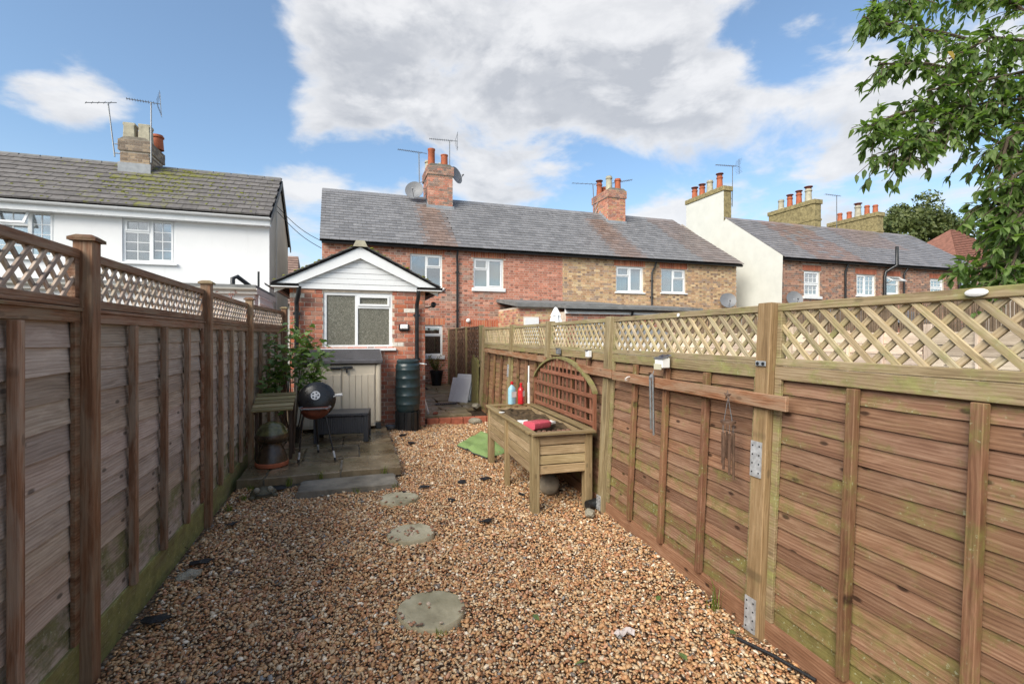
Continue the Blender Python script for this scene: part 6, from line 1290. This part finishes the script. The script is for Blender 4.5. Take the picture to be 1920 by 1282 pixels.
m = MB()
for i in range(420):
    left = random.random() < .65; y = random.uniform(1.3, 8.3); x = -1.13 + abs(random.gauss(0, .10)) if left else fence_x(y) - .02 - abs(random.gauss(0, .07))
    if left and y > 5.6: continue
    leaf(m, Vector((x, y, .018 + random.random() * .012)), Vector((jit(1), jit(1), jit(.2))), Vector((jit(.4), jit(.4), 1)), random.uniform(.02, .05), random.uniform(.008, .02))
for i in range(160):
    left = random.random() < .7; y = random.uniform(1.3, 5.5); x = -1.12 + abs(random.gauss(0, .12)) if left else fence_x(y) - .03 - abs(random.gauss(0, .08)); a = random.uniform(0, 6.28); l = random.uniform(.03, .11); m.tube([(x, y, .02), (x + l * math.cos(a), y + l * math.sin(a), .026)], .0016, 4)
o = m.build('leaf_litter', 'litter'); struct(o, 'stuff'); tag(o, 'brown dead leaves and twigs along the fence feet', 'leaf litter')
# ------------------------------------------------------------------ plants
# fig-like shrub in the corner by the left fence
def lobed(name='leaf'):
    m = MB(); out = []
    for k in range(15):
        a = -2.5 + 5.0 * k / 14; r = [.35, .55, .42, .75, .5, .55, .92, 1.0, .92, .55, .5, .75, .42, .55, .35][k]; out.append((r * math.cos(a), r * math.sin(a) * .85, -.12 * r * r + .05 * abs(math.sin(a))))
    m.add([(-.05, 0, 0)] + out, [(0, k + 1, k + 2) for k in range(14)]); me = bpy.data.meshes.new('lobed_leaf'); me.from_pydata(m.v, [], m.f); me.materials.append(MATS['leaf_shrub']); return me
sh = thing('corner_shrub', 'leafy green shrub with lobed leaves in the corner beside the beige shed', 'shrub', (-.78, 7.3, ZP))
stm = MB(); LM = lobed(); nleaf = 0; tips = []
for (bx_, by_, tx_, ty_, tz_, k) in ((-.75, 7.35, -.55, 7.1, 1.62, 1), (-.76, 7.32, -.78, 7.25, 1.72, 1), (-.78, 7.3, -.98, 7.15, 1.58, 1), (-.72, 7.33, -.36, 7.05, 1.42, 1), (-.8, 7.3, -1.0, 7.0, 1.15, 1), (-.74, 7.36, -.45, 6.95, 1.2, 1), (-.8, 7.34, -.85, 6.95, 1.35, 1), (-.78, 7.3, -1.02, 6.9, .95, 1), (-.7, 7.3, -.5, 6.98, .98, 1), (-.74, 7.3, -.62, 7.0, 1.45, 1)):
    b = Vector((bx_, by_, ZP - .01)); tp = Vector((tx_, ty_, tz_)); md = b.lerp(tp, .55) + Vector((jit(.03), jit(.03), .05)); stm.tube([b, md, tp], [.011, .008, .004], 6); tips.append((md, tp))
stm.build('stems', 'bark', sh)
for md, tp in tips:
    for i in range(30):
        f = random.uniform(.3, 1.05) if tp.z > 1.3 else random.uniform(.55, 1.1); p = md.lerp(tp, f) + rv(random.uniform(.02, .16)); s = random.uniform(.05, .095)
        if p.x < -1.08: p.x = -1.06
        M = Matrix.Translation(p - WT[sh.name]) @ Euler((random.uniform(-.9, .5), random.uniform(-.7, .7), random.uniform(0, 6.28))).to_matrix().to_4x4() @ Matrix.Scale(s, 4)
        k = random.uniform(.75, 1.25); link('leaf', LM, 'leaf_shrub', sh, M, (k, k, k, 1))
m = MB()
for md, tp in tips:
    for i in range(26):
        p = md.lerp(tp, random.uniform(.35, 1.1)) + rv(random.uniform(.05, .2)); p.x = max(p.x, -1.06); Mq = Matrix.Translation(p) @ Euler((random.uniform(-.9, .5), random.uniform(-.7, .7), random.uniform(0, 6.28))).to_matrix().to_4x4() @ Matrix.Scale(random.uniform(.045, .085), 4)
        m.add([Mq @ v.co for v in LM.vertices], [tuple(f.vertices) for f in LM.polygons])
struct(m.build('foliage', 'leaf_shrub', sh), 'stuff')
# small red-leaved plant beyond the left fence
t = thing('red_shrub', 'red-leaved shrub top poking above the left fence', 'shrub', (-2.2, 9.6, 0)); m = MB(); st = MB(); c0 = Vector((-2.05, 9.6, 2.1)); st.tube([(-2.1, 9.6, -.05), (-2.06, 9.6, 1.2), c0], [.02, .014, .006], 6)
for k in range(12):
    e = c0 + Vector((jit(.22), jit(.2), random.uniform(0, .32))); st.tube([c0 - Vector((0, 0, .25)), e], .003, 4)
    for i in range(9): leaf(m, c0.lerp(e, random.uniform(.3, 1)), rv(), rv(), .06, .02)
st.build('stems', 'bark', t); struct(m.build('foliage', 'leaf_red', t), 'stuff')
# tree overhanging from behind the right fence
tr = thing('overhanging_tree', 'glossy green leafy branches overhanging the right fence from the corner', 'tree', (4.35, 1.55, 0))
def D(u, v, z):           # point at z metres along the view axis
    a = R(18.5); X = (u - 960) / 904 * z; return Vector((X * math.cos(a) + z * math.sin(a), -X * math.sin(a) + z * math.cos(a), 1.6 - (v - 631) / 904 * z))
trunk = MB(); base = Vector((4.35, 1.55, -.05)); fork = Vector((4.3, 1.6, 2.2)); trunk.tube([base, Vector((4.38, 1.58, 1.)), fork, Vector((4.35, 1.55, 3.4)), Vector((4.3, 1.5, 4.4))], [.09, .075, .06, .045, .02], 10); trunk.build('trunk', 'bark', tr, smooth=True)
BR = [[(2060, 380, 2.7), (1960, 350, 2.6), (1915, 400, 2.55), (1885, 450, 2.5)], [(2060, 300, 2.8), (1980, 280, 2.7), (1920, 330, 2.6), (1885, 400, 2.6)], [(2060, 450, 2.6), (1980, 460, 2.5), (1910, 500, 2.5), (1880, 525, 2.5)], [(2060, 240, 3.0), (1960, 180, 2.9), (1870, 190, 2.8), (1800, 200, 2.8)], [(2060, 240, 2.8), (1960, 220, 2.75), (1890, 260, 2.7), (1870, 330, 2.7)], [(2060, 440, 2.6), (1960, 420, 2.6), (1915, 450, 2.55), (1890, 520, 2.5)], [(2060, 160, 2.8), (1950, 80, 2.8), (1860, 70, 2.8), (1780, 110, 2.8)], [(2080, 300, 3.3), (1900, 215, 3.1), (1780, 195, 3.0), (1680, 215, 2.9), (1625, 240, 2.85)], [(2060, 200, 3.2), (1900, 95, 3.1), (1760, 60, 3.0), (1660, 45, 2.95), (1618, 32, 2.9)], [(2060, 260, 3.1), (1880, 150, 3.0), (1740, 120, 2.9), (1650, 120, 2.85)],
      [(2050, 320, 3.0), (1880, 230, 2.9), (1780, 240, 2.85), (1690, 275, 2.8), (1660, 290, 2.8)], [(2060, 330, 2.9), (1900, 280, 2.75), (1760, 215, 2.8), (1700, 300, 2.7)], [(2060, 380, 3.0), (1930, 330, 2.9), (1895, 420, 2.8), (1870, 450, 2.8)], [(2060, 420, 3.0), (1940, 400, 2.8), (1910, 480, 2.7), (1875, 500, 2.7)],
      [(2060, 360, 2.9), (1940, 360, 2.7), (1885, 380, 2.7), (1845, 385, 2.7)], [(2060, 440, 2.8), (1950, 440, 2.7), (1880, 500, 2.65), (1795, 505, 2.6)], [(2060, 100, 3.0), (1920, 20, 3.0), (1820, -40, 3.0)], [(2060, 160, 3.1), (1940, 130, 2.9), (1850, 150, 2.8), (1740, 170, 2.8)], [(2050, 60, 3.3), (1860, -20, 3.2), (1700, -10, 3.1), (1650, 15, 3.0)], [(2060, 300, 2.7), (1960, 300, 2.6), (1900, 330, 2.6), (1880, 390, 2.6)], [(2060, 350, 3.2), (1930, 300, 3.1), (1895, 400, 3.0), (1870, 500, 3.0)]]
bm_ = MB(); LV = []
def ucol(p):
    a = R(18.5); return 960 + 904 * (p.x * math.cos(a) - p.y * math.sin(a)) / (p.y * math.cos(a) + p.x * math.sin(a))
def spline(ps, f):
    x = f * (len(ps) - 1); i = min(int(x), len(ps) - 2); return ps[i].lerp(ps[i + 1], x - i)
for br in BR:
    ps = [fork.lerp(D(*br[0]), .5)] + [D(*q) for q in br]; bm_.tube([fork] + ps, [.022] + [.012 * (1 - i / len(ps)) + .003 for i in range(len(ps))], 6)
    L = sum((ps[i + 1] - ps[i]).length for i in range(1, len(ps) - 1)); n = int(L / .025)
    for i in range(n):
        f = .22 + .78 * i / n; p = spline(ps, f); d = (spline(ps, min(1, f + .05)) - spline(ps, f - .05)).normalized(); l = random.uniform(.10, .26) * (1.15 - .4 * f)
        tw = (d * random.uniform(.3, 1) + rv(.9) + Vector((0, 0, -.15))).normalized(); e = p + tw * l + Vector((0, 0, -.25 * l))
        if ucol(e) < 1592: continue
        bm_.tube([p, p.lerp(e, .5) + Vector((0, 0, .02)), e], .0022, 4, False)
        for k in range(random.randint(9, 14)):
            q = p.lerp(e, random.uniform(.15, 1.)); dd = (tw * .6 + rv(.8) + Vector((0, 0, -.35))).normalized(); LV.append((q, dd, Vector((jit(.6), jit(.6), 1)).normalized(), random.uniform(.036, .076)))
bm_.build('branches', 'bark', tr)
LV = [q for q in LV if ucol(q[0]) > 1588 + 25 * random.random()]
LV.sort(key=lambda q: (q[0] - Vector((0, 0, 1.6))).length + random.random() * .8)
LMs = []
for k in range(4): mb = MB(); leaf(mb, Vector((0, 0, 0)), Vector((1, 0, 0)), Vector((0, 0, 1)), 1, .36 + .04 * k, .25, .12 + .12 * k); me = bpy.data.meshes.new('leaf'); me.from_pydata(mb.v, [], mb.f); me.materials.append(MATS['leaf_branch']); LMs.append(me)
for q, d, nn, l in LV[:300]: k = random.uniform(.8, 1.3); link('leaf', random.choice(LMs), 'leaf_branch', tr, frame(q - WT[tr.name], d, nn) @ Matrix.Scale(l, 4), (k, k, k, 1))
m = MB()
for q, d, nn, l in LV[300:]: leaf(m, q, d, nn, l, l * .42, .25, random.uniform(.1, .5))
struct(m.build('foliage', 'leaf_branch', tr), 'stuff')
q = D(1777, 97, 2.75); m = MB(); leaf(m, q, Vector((.5, -.3, -.6)), Vector((-.3, -1, .3)), .06, .04); o = m.build('yellow_leaf', 'leaf_yellow', tr); o['label'] = 'single yellow leaf'
# far trees
def far_tree(label, c, r, h, n, zc, s0):
    t = thing('far_tree', label, 'tree', tuple(c), 'trees behind the far right terrace'); c = Vector(c); tm = MB(); tm.tube([c + Vector((0, 0, -.2)), c + Vector((.2, 0, h * .3)), c + Vector((0, 0, h * .6))], [.45, .35, .2], 8)
    cl = []
    for k in range(72):
        d = rv(); d.z = abs(d.z) * 1.0 - .25 if random.random() < .8 else d.z; e = c + Vector((d.x * r, d.y * r, zc + d.z * (h - zc))) * 1.0; e = Vector((c.x + d.x * r * random.uniform(.55, 1), c.y + d.y * r * random.uniform(.55, 1), zc + d.z * (h - zc) * random.uniform(.6, 1))); cl.append((e, random.uniform(.14, .26) * r))
    for e, rr in cl[:12]: tm.tube([c + Vector((0, 0, h * .45)), e], [.14, .04], 5)
    tm.build('trunk', 'bark', t); m = MB()
    for i in range(n):
        e, rr = random.choice(cl); v = rv(); p = e + Vector((v.x, v.y, v.z * .8)) * rr * random.random() ** .35; s = s0 * random.uniform(.6, 1.3); a = (v + rv(.7)).normalized(); b = a.orthogonal().normalized(); q = a.cross(b)
        m.add([p + b * s, p + q * s * .6, p - b * s, p - q * s * .6], [(0, 1, 2, 3)])
    struct(m.build('crown', 'leaf_far', t), 'stuff')
far_tree('large round-crowned tree behind the last stone chimney', (48.5, 30.5, 0), 5.6, 15.6, 19000, 8.8, .17)
far_tree('lower yellow-green tree right of the large round tree', (55.5, 30, 0), 4.6, 12.4, 10000, 7.5, .17)
far_tree('dark tree mostly hidden behind the overhanging branches', (62, 29, 0), 4.5, 12.5, 5000, 8, .24)
